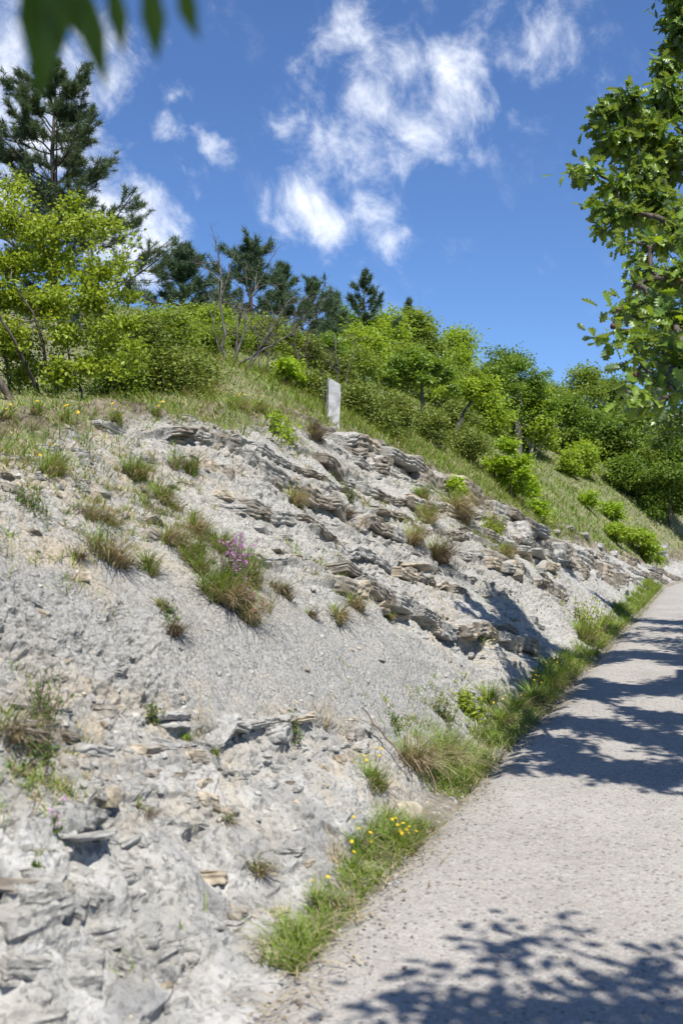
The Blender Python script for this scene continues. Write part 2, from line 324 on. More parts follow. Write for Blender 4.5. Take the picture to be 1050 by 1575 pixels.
# the eroded bank: strata, ledges, scree
DIP = .19
LAY = [  # bed height b, fade upward w, protrusion, s from, s to, block length
 (1.00, .05, .075, -.2, 3.4, .35), (.86, .04, .045, .2, 3.0, .3), (1.13, .05, .05, -1, 1.6, .4), (.60, .05, .05, -1.5, .6, .5), (.42, .07, .08, -2.2, .2, .5),
 (2.12, .08, .17, 4.6, 9.6, .40), (2.25, .05, .08, 3.6, 9.8, .4), (1.97, .04, .05, 7, 10, .3), (2.05, .05, .05, 2.2, 5, .5),
 (2.78, .08, .11, 4.2, 9.5, .6), (2.92, .05, .055, 4.0, 9, .4), (2.63, .05, .045, 5, 11, .4), (2.45, .05, .04, 4, 11, .5), (3.12, .05, .05, 4.5, 13, .5),
 (3.45, .09, .14, 4.4, 9.2, .5), (3.30, .05, .05, 3.4, 10, .4), (3.62, .07, .13, 10.8, 15.6, .5), (3.40, .05, .07, 10, 16, .5), (3.0, .06, .08, 10, 14, .5), (3.85, .05, .06, 5, 14, .5),
 (4.05, .07, .10, 6, 17, .5), (4.5, .08, .14, 8.5, 18, .6), (4.8, .06, .06, 8, 21, .5), (5.1, .08, .12, 10, 22, .6), (5.45, .08, .10, 11, 26, .5), (5.72, .14, .24, 10.3, 27, .7), (6.05, .07, .08, 17, 29, .6), (6.4, .09, .10, 19, 33, .6),
 (6.8, .08, .08, 22, 36, .7), (7.3, .08, .09, 26, 40, .7), (7.9, .1, .12, 30, 44, .7), (8.6, .1, .15, 34, 50, .8),
 (3.15, .05, .05, 2.0, 4.5, .4), (2.95, .05, .04, 1.5, 4, .4), (2.72, .05, .045, .5, 3.6, .4), (2.5, .05, .04, 0, 3.5, .4), (3.75, .06, .06, 3.6, 8, .4), (1.55, .05, .04, 5, 11, .4)]
def spx(px, py):
    r = ray(px, py); nv = np.array([-U0[1], U0[0]])
    a = BK*(r[:2]@nv)-r[2]; c = CAM[2]-BK*((CAM[:2]-P0)@nv-VG); d = c/a; p = CAM+d*r
    return (p[:2]-P0)@U0, (p[:2]-P0)@nv
def blobmask(S, T, pts):
    m = np.zeros(S.shape)
    for (px, py, rr) in pts:
        s0, t0 = spx(px, py); m = np.maximum(m, np.exp(-(((S-s0)**2+(1.25*(T-t0))**2)/rr**2)**1.5))
    return m
def build_bank():
    sv_ = [-5.2]
    while sv_[-1] < 56: sv_.append(sv_[-1]+.0023*math.hypot(sv_[-1]+3.2, 1.9)+.0008)
    ss = np.array(sv_); nr = 820; S, V = np.meshgrid(ss, np.linspace(0, 1, nr))
    tmax = VG+crest(S)/BK+.7; T = -.06+(tmax+.06)*V
    base = zf(S, T); Q = T*1.345; b = base+DIP*S
    S = S.astype(np.float32); Q = Q.astype(np.float32)
    wob = .05*fbm(S*1.3, Q*1.3, 3, 21)+.014*fbm(S*7, Q*7, 2, 22)
    bw = b+wob
    smooth = blobmask(S, T, [(60,880,.6),(170,890,.5),(360,1020,.75),(500,1030,.8),(620,1060,.8),(440,1060,.6),(300,1060,.3)])
    rub = blobmask(S, T, [(100,980,.40),(190,1000,.38),(60,960,.3),(230,960,.2)])
    solid = blobmask(S, T, [(100,1500,.5),(250,1450,.55),(200,1350,.5),(380,1300,.55),(60,1330,.45),(330,1540,.4),(500,1230,.45),(20,1450,.5),(150,1280,.4),(440,1250,.4)])
    tan = blobmask(S, T, [(200,1130,.45),(340,1140,.45),(450,1160,.4),(540,1180,.35),(100,760,.7),(200,800,.5),(330,740,.4),(620,1240,.3),(430,1450,.2),(150,680,.8),(90,820,.45),(560,680,1.0),(640,950,.5),(730,970,.6)])
    D = .16*fbm(S*.55, Q*.55, 3, 31)+.055*fbm(S*1.9, Q*1.9, 3, 32)*(1-.5*smooth)
    gul = fbm(S*1.25+.3*vn(S*.7, Q*.7, 33), Q*.28, 3, 34); D = D+.05*gul
    # ledges
    ga, _ = facet(S*5+.4*fbm(S*6, Q*6, 2, 91), Q*4+S*1.2, 92, soft=.2); gb, _ = facet(S*13+.6*fbm(S*9, Q*9, 2, 93), Q*9+S*3, 94, soft=.3)
    bl_ = bw+.04*fbm(S*3.5, Q*2, 3, 95)
    hard = np.zeros(S.shape); rng_l = np.random.default_rng(3)
    for li, (bi, w, A, s0, s1, bl) in enumerate(LAY):
        i0 = np.searchsorted(ss, s0-.5); i1 = np.searchsorted(ss, s1+.5)
        if i1 <= i0: continue
        sl_ = (slice(None), slice(i0, i1)); s = S[sl_]; d = bl_[sl_]-bi; qq = Q[sl_]
        u = s/bl+.35*vn(s*2.2, qq*1.5, 40+li); cell = np.floor(u); fr = u-cell
        amp = .35+.95*h2(cell, cell*0+li, 41); dd = d+.045*(h2(cell, cell*0+li, 42)-.5)
        gap = sst(0, .05, fr)*sst(1, .93, fr); pres = sst(-.25, .25, fbm(s*.8, qq*0+li*3.3, 2, 43)+.12+(A > .12)*.35)*sst(s0-.3, s0+.3, s)*sst(s1+.4, s1-.3, s)
        a = .5*A*(.6+.4*amp)*pres*(.7+.3*gap)
        up = np.exp(-np.maximum(dd, 0)/w); prof = np.where(dd > 0, up, sst(-.045, 0, dd))
        notch = -.8*np.exp(-np.maximum(-dd, 0)/.11)*sst(0, -.05, dd)
        D[sl_] += a*(prof*(1+.3*ga[sl_]+.3*gb[sl_])+notch); hard[sl_] = np.maximum(hard[sl_], pres*np.clip(A*9, 0, 1)*sst(-.03, -.0, dd)*np.exp(-np.maximum(dd-.05, 0)/.03)*(.5+.5*h2(cell, cell*0+li, 44)))
    # fine shaly bedding everywhere outside the scree
    sh = vn(bw*16, S*.9, 51)+.6*vn(bw*37, S*2.1, 52)
    D += .014*sh*(1-.9*smooth)*(1-.5*solid)
    # angular lumps and broken faces
    lump = sst(-.35, .45, fbm(S*.9, Q*1.1, 3, 55)); wx = .35*fbm(S*5, Q*5, 3, 53); wy = .35*fbm(S*5+9, Q*5, 3, 59)
    fa, e1 = facet(S*4.5+wx, Q*6+wy+S*.8, 54); D += .055*fa*(lump*(1-.9*smooth)*(1-.6*solid)+.5*rub)
    fb, e2 = facet(S*12+wx*2, Q*16+wy*2+S*2, 56, soft=.25); D += .024*fb*(.35+lump+1.6*rub)*(1-.93*smooth)*(1-.55*solid)
    fc, e3 = facet(S*32+wx*5, Q*38+wy*5, 66, soft=.5); D += .0095*fc*(1-.55*solid)*(1-.45*smooth)*(.8+rub)
    pit = sst(.1, .5, fbm(S*7, Q*8, 3, 57))*np.clip(rub*1.5, 0, 1); D -= .07*pit
    D += .010*fbm(S*14, Q*14, 3, 58)*(1-.6*solid)*(1-.6*smooth)+.03*smooth*fbm(S*3.2, Q*.5, 3, 68)
    # fractured solid faces low on the left
    w1 = .18*fbm(S*3, Q*3, 4, 60); w2 = .18*fbm(S*3+5, Q*3, 4, 62)
    fd, e4 = facet(S*1.9+w1, Q*2.3+w2+S*.4, 61, soft=.05); D += solid*.085*fd
    fe, e5 = facet(S*6+w1*2, Q*5+w2*2-S*1.2, 63, soft=.08); D += solid*.034*fe; fg, e6 = facet(S*17+w1*5, Q*15+w2*5+S*3, 67, soft=.15); D += solid*.018*fg
    D += solid*(.012*fbm(S*3.5+Q*3, Q*9, 4, 64)+.006*fbm(S*40, Q*24, 3, 65))
    # dark hollow near the left edge and the long crack
    for (px, py, rs, rt, dep) in [(8,1360,.13,.07,.15),(140,1318,.07,.03,.08),(112,1345,.04,.04,.09),(88,1378,.03,.05,.09),(20,1490,.12,.08,.09),(370,1395,.09,.07,.10),(600,965,.25,.10,.14),(735,995,.3,.12,.12),(850,960,.8,.55,.22)]:
        s0_, t0_ = spx(px, py); D -= dep*np.exp(-(((S-s0_)/rs)**2+((T-t0_)/rt)**2)**1.5)
    # fade at foot, crest and cap
    u = T-(VG+crest(S)/BK); foot = sst(VG-.3, VG+.25, T); far = np.interp(S, [-5, 25, 50], [1, 1, 1.2])
    D = D*(.12+.88*foot)*far*(1-.75*sst(.0, .5, u))
    nzs, nzc = math.cos(math.atan(BK)), math.sin(math.atan(BK))
    x, y, a = frame(S); hx = np.cos(a); hy = -np.sin(a)
    fz = sst(VG-.1, VG+.1, T)
    on = D*nzc*fz; x = x-np.cos(a)*T+hx*on; y = y+np.sin(a)*T+hy*on
    z = base+D*(nzs*fz+(1-fz)*.5)-.07*sst(.16, -.02, T)
    # round the crest
    z = z-.10*np.exp(-(u/.22)**2)
    z = z-.35*sst(.45, .7, u)
    soil = np.clip(sst(-.12, .15, u+.12*fbm(S*2, Q*2, 3, 70))+.75*sst(VG+.12, VG-.12, T+.12*fbm(S*3, Q*3, 2, 71))*sst(.4, 1.6, S), 0, 1)
    v = np.stack([x.ravel(), y.ravel(), z.ravel()], 1)
    o = mesh('eroded_bank', [(v, grid_faces(*S.shape))], M['bank'], smooth=False,
             attrs=dict(hard=hard, tan=tan, solid=solid, pit=smooth*.75, bed=bw, soil=soil))
    tag(o, 'bare grey marl road bank with tilted rock beds', 'bank', kind='structure')
    st = 4; sub = v.reshape(nr, len(ss), 3)[::st, ::st]
    return sub.reshape(-1, 3), grid_faces(sub.shape[0], sub.shape[1])
BANKDATA = build_bank(); bank_v, bank_f = BANKDATA
allv = np.concatenate([bank_v, hill_v]); allf = np.concatenate([bank_f, hill_f+len(bank_v)])
BVH = BVHTree.FromPolygons(allv.tolist(), allf.tolist())
rr = np.array([(-60, -60, 0), (90, -60, 0), (90, 120, 0), (-60, 120, 0)], float)
def hit(px, py):
    r = ray(px, py); h = BVH.ray_cast(Vector(CAM), Vector(r))
    if h[0] is None:
        d = -CAM[2]/min(r[2], -1e-3); return CAM+r*d, np.array([0, 0, 1.]), d
    return np.array(h[0]), np.array(h[1]), h[0].y
def ground_z(x, y):
    h = BVH.ray_cast(Vector((x, y, 60)), Vector((0, 0, -1))); return h[0].z if h[0] is not None else -.05
# ------------------------------------------------------------------ builders
def norm(v): return v/np.maximum(np.linalg.norm(v, axis=-1, keepdims=True), 1e-9)
def tube(P, r, k=5):
    P = np.asarray(P, float); r = np.asarray(r, float); n = len(P)
    T = norm(np.gradient(P, axis=0)); ref = np.array([.31, .22, .93]) if abs(T[0] @ np.array([.31, .22, .93])) < .9 else np.array([1., 0, 0])
    A = norm(np.cross(T, ref)); B = np.cross(T, A); th = np.arange(k)*2*math.pi/k
    V = P[:, None]+r[:, None, None]*(A[:, None]*np.cos(th)[None, :, None]+B[:, None]*np.sin(th)[None, :, None])
    i = np.arange(n-1)[:, None]*k; j = np.arange(k)[None]; j2 = (j+1) % k
    return V.reshape(-1, 3), np.stack([i+j, i+j2, i+k+j2, i+k+j], -1).reshape(-1, 4)
def place(tv, tf, O, X, Yv, Z, sc):
    """copies of a small template at origins O with axes X, Y, Z and scales"""
    sc = np.asarray(sc)[:, None, None]
    V = O[:, None]+sc*(tv[None, :, 0:1]*X[:, None]+tv[None, :, 1:2]*Yv[:, None]+tv[None, :, 2:3]*Z[:, None])
    k = len(tv); F = (tf[None]+(np.arange(len(O))*k)[:, None, None]).reshape(-1, tf.shape[1])
    return V.reshape(-1, 3), F
def leaf_tpl(kind):
    if kind == 'far': return np.array([(0, 0, 0), (.38, .45, .10), (0, 1, -.05), (-.38, .5, .10)], float), np.array([(0, 1, 2, 3)])
    if kind == 'plain':
        v = [(0, 0, 0), (.22, .25, .06), (.30, .55, .07), (.14, .85, .03), (0, 1.05, -.06), (-.14, .85, .03), (-.30, .55, .07), (-.22, .25, .06), (0, .3, 0), (0, .6, 0)]
        return np.array(v), np.array([(0, 1, 8), (1, 2, 8), (8, 2, 9), (2, 3, 9), (9, 3, 4), (0, 8, 7), (8, 6, 7), (8, 9, 6), (9, 5, 6), (9, 4, 5)])
    if kind == 'oak':
        w = [(.05, .0), (.16, .14), (.10, .22), (.27, .34), (.15, .43), (.38, .56), (.20, .64), (.36, .80), (.17, .85), (.16, .98)]
        v = [(0, y, .0-.08*y*y) for (_, y) in w]+[(0, 1.04, -.12)]
        v += [(x, y, .05+.10*x-.08*y*y+(.04 if i % 2 else -.02)) for i, (x, y) in enumerate(w)]+[(-x, y, .05+.10*x-.08*y*y+(.04 if i % 2 else -.02)) for i, (x, y) in enumerate(w)]
        f = []; m = len(w)
        for i in range(m-1):
            f += [(i, m+1+i, m+2+i), (i, m+2+i, i+1), (i, i+1, 2*m+2+i), (i, 2*m+2+i, 2*m+1+i)]
        f += [(m-1, 2*m, m), (m-1, m, 3*m)]
        return np.array(v), np.array(f)
TPL = {k: leaf_tpl(k) for k in ('far', 'plain', 'oak')}
def leaves(kind, O, size, rg, up=.6, out=None, droop=0.):
    """leaf blades at O; up = how much blades face the sky, out = preferred growth direction"""
    n = len(O); Z = norm(rg.normal(size=(n, 3))*(1-up)+np.array([0, 0, 1.])*up*1.3)
    D = rg.normal(size=(n, 3)); D = D if out is None else D*.6+out
    D[:, 2] -= droop; D = norm(D-Z*np.sum(D*Z, 1, keepdims=True)); X = np.cross(D, Z)
    return place(*TPL[kind], O, X, D, Z, size*(.65+.6*rg.random(n)))
def wob(a, b, n, amp, rg, sag=0.):
    a = np.asarray(a, float); b = np.asarray(b, float); u = np.linspace(0, 1, n)[:, None]; L_ = np.linalg.norm(b-a)
    w = np.cumsum(rg.normal(size=(n, 3)), 0)*amp*L_/n**.5; w = w-u*w[-1]
    P = a+(b-a)*u+(w-w[0]*(1-u)); P[:, 2] += sag*L_*np.sin(u[:, 0]*math.pi); return P

def broad_tree(name, loc, h, blobs, leaf='far', lsize=.1, nleaf=6000, lm='wood1', bark='bark', trunk=.08, seed=1, label='', cat='tree', group=None, tw=9, cl=.22, up=.55, crown_name='crown', trunk_name='trunk', stems=1, trunk_top=.6, bare=0, droop=.1, lean=(0, 0), parts_only=False):
    """blobs: list of (x, y, z, rx, ry, rz) of foliage masses in metres from the base"""
    rg = np.random.default_rng(seed); wood = []; O = []; out = []
    B = np.array([tuple(b)+(1.,)*(7-len(b)) for b in blobs], float); wgt = (B[:, 3]*B[:, 4]*B[:, 5])**.8*B[:, 6]; wgt /= wgt.sum()
    tops = []
    for s in range(stems):
        tp = np.array([lean[0]+(rg.normal()*.25*h*(stems > 1)), lean[1]+rg.normal()*.25*h*(stems > 1), h*trunk_top*(1 if stems == 1 else rg.uniform(.5, 1.1))])
        P = wob((rg.normal()*.04*stems*(stems > 1), rg.normal()*.04*stems*(stems > 1), -.15), tp, 9, .07, rg); P[0, :2] = P[0, :2]; r = np.linspace(trunk, trunk*.35, 9)*(1 if s == 0 else rg.uniform(.5, .9))
        r[0] *= 1.35; wood.append(tube(P, r, 8)); tops.append(P)
    C_ = B[:, :3]; nodes = [(p, -1) for T_0 in tops for p in T_0[3:]]; order = np.argsort([min(np.linalg.norm(p-c) for p, _ in nodes) for c in C_]); par = {}; base_n = len(nodes)
    for bi in order:
        c = C_[bi]; k = min(range(len(nodes)), key=lambda i: np.linalg.norm(nodes[i][0]-c)*(1. if i >= base_n else 1.15)+max(nodes[i][0][2]-c[2], 0)*.8); par[bi] = (nodes[k][0], nodes[k][1]); nodes.append((c, bi))
    cnt = np.ones(len(B))
    for bi in order[::-1]:
        if par[bi][1] >= 0: cnt[par[bi][1]] += cnt[bi]
    for bi, (bx, by, bz, rx, ry, rz) in enumerate(B[:, :6]):
        c = C_[bi]; a = par[bi][0]
        lb = wob(a, c, 7, .10, rg, .03); r0 = min(max(trunk*.5*(cnt[bi]/len(B))**.5, .005), .028 if B[bi, 6] > 4 else 9); wood.append(tube(lb, np.linspace(r0, r0*.6, 7), 6)); r0 = min(r0, trunk*.3)
        m = max(3, int(tw*len(B)*wgt[bi]))
        dirs = norm(rg.normal(size=(m, 3))); rad = rg.random(m)**.4
        tips = c+dirs*rad[:, None]*np.array([rx, ry, rz])
        nl = rg.multinomial(int(nleaf*wgt[bi]), rg.dirichlet(np.full(m, 2.5)))
        for q in range(m):
            st_ = lb[rg.integers(3, 7)]; tp = wob(st_, tips[q], 5, .12, rg, -.06); wood.append(tube(tp, np.linspace(min(r0*.35, .012), .0022, 5), 4))
            if rg.random() < bare: continue
            u = rg.random(nl[q])**.6; ii = np.minimum((u*4).astype(int), 3); f = u*4-ii
            base = tp[ii]*(1-f[:, None])+tp[ii+1]*f[:, None]
            o_ = base+rg.normal(size=(nl[q], 3))*np.array([cl, cl, cl*.6])*(.4+.8*rg.random()); O.append(o_); out.append(norm(o_-base+1e-3*rg.normal(size=o_.shape)))
    O = np.concatenate(O); out = np.concatenate(out)
    t = empty(name, loc, label, cat, group)
    mesh(trunk_name, wood, M[bark], t, smooth=True)
    mesh(crown_name, [leaves(leaf, O, lsize, rg, up, out, droop)], M[lm], t)
    return t
def auto_blobs(h, w, rg, n=7, z0=.35, flat=.7):
    B = []
    for i in range(n):
        u = (i+.5)/n; zz = h*(z0+(1-z0)*(u*.92))*rg.uniform(.85, 1.08); prof = math.sin(math.pi*min(1, .22+.75*u))**.7
        a = i*2.4+rg.random(); rr_ = w*.5*prof*rg.uniform(.35, .75); r = w*.23*rg.uniform(.45, 1.35)
        B.append((math.cos(a)*rr_, math.sin(a)*rr_, min(zz, h-r*flat), r, r, r*flat))
    return B
def base_at(px, py, cap=62):
    P, nn, d = hit(px, py); return P if P[1] < cap else at(px, cap)
def at(px, d, lift=0.):
    r = ray(px, 840); x = r[0]*d; return np.array([x, d, ground_z(x, d)+lift])
def top_h(py, d, z): return CAM[2]+ray(525, py)[2]*d-z

def pine(loc, h, w, seed, nb=26, tuft=.16, per=10, blade=.012, z0=.12, lm='pine', label='', group=None, gap=.0, tw=5, trunk=.09, lean=0., tl=.8, pw=.62):
    rg = np.random.default_rng(seed); wood = []; O = []; D = []
    P = wob((0, 0, -.2), (lean*h, 0, h*.97), 14, .012, rg); wood.append(tube(P, np.linspace(trunk, .012, 14), 8))
    for i in range(nb):
        u = (i+.5)/nb; z = h*(z0+(1-z0)*min(1, max(0, u+rg.normal()*.02))**.9*.96); a = i*2.39996+rg.normal()*.35; ln = w*.5*(1-u)**pw*rg.uniform(.35, 1.3)*tl+.08*w
        if rg.random() < gap: ln *= .4
        k = min(int(z/(h*.97)*13), 12); b0 = P[k]*(1-(z/(h*.97)*13-k))+P[k+1]*(z/(h*.97)*13-k)
        el = R(rg.uniform(-5, 38)+42*u**1.5); e = b0+ln*np.array([math.cos(a)*math.cos(el), math.sin(a)*math.cos(el), math.sin(el)])
        br = wob(b0, e, 8, .05, rg, -.10); wood.append(tube(br, np.linspace(trunk*.32*(1-u*.7), .006, 8), 5))
        tips = []
        for j in range(tw+int(4*(1-u))):
            f = rg.uniform(.3, 1.); s = br[min(int(f*7), 6)]; sd = rg.choice([-1, 1]); aa = a+sd*rg.uniform(.4, 1.1); l2 = ln*rg.uniform(.15, .38)*(1.15-f*.5)
            e2 = s+l2*np.array([math.cos(aa), math.sin(aa), rg.uniform(.15, .8)]); tb = wob(s, e2, 5, .08, rg, -.1); wood.append(tube(tb, np.linspace(.009, .004, 5), 4))
            for q in (1., .75, .5)[:3]:
                pt = tb[min(int(q*4), 4)]; O.append(pt); D.append(norm(e2-s+np.array([0, 0, .3*l2])))
            for q in range(2):
                e3 = tb[3]+l2*.45*norm(rg.normal(size=3)+np.array([math.cos(aa), math.sin(aa), .6])); O.append(e3); D.append(norm(e3-tb[3])); wood.append(tube(np.array([tb[3], e3]), [.005, .003], 3))
        for q in (5, 6, 7): O.append(br[q]); D.append(norm(e-b0))
    O.append(P[-1]); D.append(np.array([0, 0, 1.])); O = np.array(O); D = np.array(D)
    n = len(O); OO = np.repeat(O, per, 0)+rg.normal(size=(n*per, 3))*tuft*.12-np.repeat(D, per, 0)*tuft*rg.uniform(0, .9, (n*per, 1)); DD = norm(np.repeat(D, per, 0)*.75+rg.normal(size=(n*per, 3))*.55+np.array([0, 0, .15]))
    Z = norm(np.cross(DD, rg.normal(size=(n*per, 3)))); X = np.cross(DD, Z); bw_ = blade/tuft
    tv = np.array([(-bw_*.5, 0, 0), (bw_*.5, 0, 0), (bw_*.3, 1, .0)]); tf = np.array([(0, 1, 2)])
    t = empty('pine_tree', loc, label, 'pine tree', group)
    mesh('trunk', wood, M['bark'], t, smooth=True); mesh('crown', [place(tv, tf, OO, X, DD, Z, tuft*rg.uniform(.7, 1.2, n*per))], M[lm], t); return t

def grass(O, hgt, rg, width=.006, bend=.5, normal=None, spread=.35, dirv=None):
    """bent blades, three quads that narrow to the tip"""
    n = len(O); h = hgt*(.25+1.05*rg.random(n)**1.3); a = rg.random(n)*2*math.pi; d = np.stack([np.cos(a), np.sin(a), 0*a], 1)
    if dirv is not None: d = norm(d+dirv)
    b = bend*(.3+1.1*rg.random(n)); sd = np.stack([-d[:, 1], d[:, 0], 0*a], 1); tw_ = rg.random(n)*1.2; sd = norm(sd+d*tw_[:, None])
    V = []; w = width*(.6+.7*rg.random(n))
    for u, ww in ((0, 1), (.4, .85), (.75, .5), (1, .06)):
        c = O+d*(h*(b*u*u+spread*u))[:, None]; c[:, 2] += h*u*(1-.45*b*u*u); V += [c-sd*(w*ww*.5)[:, None], c+sd*(w*ww*.5)[:, None]]
    V = np.stack(V, 1).reshape(-1, 3); f = np.array([(0, 1, 3, 2), (2, 3, 5, 4), (4, 5, 7, 6)])
    return V, (f[None]+(np.arange(n)*8)[:, None, None]).reshape(-1, 4)

def rock_mesh(seed, sx, sy, sz, cuts=9, sharp=.75, res=14, layers=0.):
    """fractured block: box cut by planes, roughened, with bedding grooves; z is the bedding normal"""
    rg = np.random.default_rng(seed); u = np.linspace(-1, 1, res); V = []; F = []; off = 0
    for ax in range(3):
        for s in (-1, 1):
            A, B = np.meshgrid(u, u); C = np.full(A.shape, float(s)); p = [None]*3; p[ax] = C; p[(ax+1) % 3] = A; p[(ax+2) % 3] = B
            V.append(np.stack([q.ravel() for q in p], 1)); f = grid_faces(res, res)+off; F.append(f if s > 0 else f[:, ::-1]); off += res*res
    V = np.concatenate(V); F = np.concatenate(F); key = np.round(V*1000).astype(int); _, idx, inv = np.unique(key, axis=0, return_index=True, return_inverse=True); V = V[idx]; F = inv.ravel()[F]
    L_ = np.linalg.norm(V, axis=1, keepdims=True); V = V*(sharp+(1-sharp)*1.25/L_)
    for i in range(cuts):
        nn = rg.normal(size=3)*np.array([1, 1, .45]); nn /= np.linalg.norm(nn); dd = rg.uniform(.62, .98)*np.abs(nn).sum()*.82; e = V@nn-dd; V = V-np.maximum(e, 0)[:, None]*nn*.97
    V = V*np.array([sx, sy, sz])*.5
    k = 3.2/max(sx, sy); o = rg.random(3)*50; q = V*k
    dn = .09*fbm(q[:, 0]*1.3+o[0]+q[:, 2], q[:, 1]*1.3+o[1]-q[:, 2], 4, seed)*min(sx, sy, sz*2)
    g = layers*np.abs(vn(V[:, 2]/max(sz, .01)*7+.3*vn(q[:, 0], q[:, 1], 3), q[:, 0]*.4, seed+3))*min(sx, sy)
    r = norm(V/np.array([sx, sy, sz])); V = V+r*dn[:, None]; V[:, :2] -= norm(V[:, :2])*g[:, None]*.12
    return V, F
UB = np.array([U0[0], U0[1], 0]); NB = np.array([-U0[1], U0[0], 0])
def rock(px, py, w, h, m='stone_grey', label='', name='rock', group=None, depth=.6, seed=None, sink=.25, cat='rock', yaw=0., tilt=None, layers=.6, stack=1, part=None):
    """w, h in photograph pixels; long axis follows the strike, beds dip along the lane"""
    P, nn, d = hit(px, py); W = w*d/1531*1.2; H = h*d/1531*.95; seed = int(px*7+py*13) if seed is None else seed
    rg = np.random.default_rng(seed); X = norm(UB*math.cos(yaw)+NB*math.sin(yaw)+np.array([0, 0, -.19 if tilt is None else tilt])); Yb = norm(np.cross(np.array([0, 0, 1.]), X)+np.array([0, 0, -.12+rg.normal()*.08])); Z = np.cross(X, Yb)
    vs = []
    for i in range(stack):
        v, f = rock_mesh(seed+i*31, W*rg.uniform(.8, 1.05), max(W*depth, H*.9)*rg.uniform(.85, 1.1), H/stack*1.02, layers=layers, res=16 if w > 30 else 11)
        v = v+np.array([rg.normal()*W*.06*(stack > 1), -W*.05*rg.random(), (i-(stack-1)/2)*H/stack]); vs.append((v@np.stack([X, Yb, Z]), f))
    o = mesh(name, vs, M[m]); o.location = tuple(P-nn*sink*max(W*depth, H)*.55+np.array([0, 0, -.1*H]))
    return tag(o, label, cat, group)
def tuft(px, py, w, h, kind='dry', label='', name='grass_tuft', group=None, cat='grass tuft', flower=None):
    """py is the foot of the plant; w, h in photograph pixels"""
    P, nn, d = hit(px, py); W = w*d/1531*1.2; H = h*d/1531*1.15; seed = int(px*11+py*3); rg = np.random.default_rng(seed)
    t = empty(name, P, label, cat, group); k = np.clip((W/.25), .35, 2.5)*1.0
    hgt = max(H, W*.5); ww = .0035+.0004*d
    ns_ = int(rg.integers(3, 7)); sub = rg.normal(size=(ns_, 2))*np.array([.75, .6]); sw = rg.dirichlet(np.full(ns_, 1.2)); ss_ = rg.uniform(.4, 1.2, ns_)
    def spots(n, r): # on the slope
        a = rg.random(n)*2*math.pi; q = r*.6*np.sqrt(rg.random(n)); X_ = UB*1.; Y_ = norm(NB+np.array([0, 0, BK])); ci = rg.choice(len(sub), n, p=sw); o = X_[None]*(q*np.cos(a)*ss_[ci]+sub[ci, 0]*r)[:, None]+Y_[None]*(q*np.sin(a)*ss_[ci]+sub[ci, 1]*r)[:, None]
        return o-np.array([0, 0, .01])
    down = np.array([.75, -.3, 0])
    if kind in ('dry', 'green', 'brown'):
        ng = int({'dry': 110, 'green': 260, 'brown': 60}[kind]*k); ns = int({'dry': 220, 'green': 90, 'brown': 260}[kind]*k)
        mesh('blades', [grass(spots(ng, W*.3), hgt*.85, rg, ww, .5, spread=.3)], M['grass'], t)
        dr = grass(spots(ns, W*.32), hgt*.75, rg, ww, .9, spread=.5, dirv=down*.8); v = dr[0]; 
        hang = grass(spots(ns//2, W*.25), hgt*.6, rg, ww, 1.6, spread=.6, dirv=down*1.4)
        mesh('dry_blades', [dr, hang], M['straw' if kind != 'brown' else 'brown'], t)
    elif kind in ('herb', 'moss', 'shrub', 'lime'):
        ns = int(26*k); o = spots(ns, W*.38); st = []; lo = []; 
        for i in range(ns):
            e = o[i]+np.array([rg.normal()*.3, rg.normal()*.3-.05, 1])*hgt*rg.uniform(.35, .95)*(.35 if kind == 'moss' else 1); p = wob(o[i], e, 5, .12, rg); st.append(tube(p, np.linspace(.0022+.0002*d, .001, 5), 3))
            m_ = 9 if kind != 'shrub' else 16; u = rg.random(m_)*.85+.15; ii = np.minimum((u*4).astype(int), 3); lo.append(p[ii]+rg.normal(size=(m_, 3))*W*.05)
        lo = np.concatenate(lo); mesh('stem', st, M['twig'], t)
        mesh('foliage', [leaves('plain', lo, {'herb': .022, 'moss': .014, 'shrub': .035, 'lime': .045}[kind]*(.7+.035*d), rg, .45)], M['herb' if kind in ('herb', 'moss') else ('lime' if kind == 'lime' else 'bushleaf')], t)
    elif kind == 'seed':
        n_ = 9; st = []; o = spots(n_, W*.3); hd = []
        for i in range(n_):
            e = o[i]+np.array([rg.normal()*.15, rg.normal()*.12, 1])*hgt*rg.uniform(.6, 1.05); st.append(tube(wob(o[i], e, 5, .05, rg), np.linspace(.002, .0012, 5), 3)); hd.append(e)
        mesh('stem', st, M['straw'], t); mesh('blades', [grass(spots(int(70*k), W*.3), hgt*.5, rg, ww, .6)], M['straw'], t)
    if flower:
        fm, n_, fs = flower; o = spots(n_, W*.36); top = o+np.stack([rg.normal(size=n_)*.15, rg.normal(size=n_)*.1, rg.uniform(.65, 1.15, n_)], 1)*hgt
        st = [tube(wob(a, b, 4, .04, rg), [.0016]*4, 3) for a, b in zip(o, top)]; mesh('flower_stem', st, M['herb'], t); pt = []
        for p in top:
            if fm == 'yellow':
                m_ = 8; a = np.arange(m_)*2*math.pi/m_; D = np.stack([np.cos(a), np.sin(a), 0*a+.25], 1); tl = norm(rg.normal(size=3)*.3+np.array([.1, -.5, 1])); Xx = norm(np.cross(tl, [0, 1, .1])); Yy = np.cross(tl, Xx)
                Dd = norm(np.outer(np.cos(a), Xx)+np.outer(np.sin(a), Yy)+tl*.2); pt.append(place(*TPL['far'], np.repeat(p[None], m_, 0), np.cross(Dd, tl), Dd, np.repeat(tl[None], m_, 0), np.full(m_, fs)))
            else:
                m_ = 12; q = p+np.stack([rg.normal(size=m_)*fs*.35, rg.normal(size=m_)*fs*.35, -rg.random(m_)*fs*2.4], 1); pt.append(leaves('far', q, fs*.75, rg, .2))
        mesh('flowers', pt, M[fm], t)
    return t
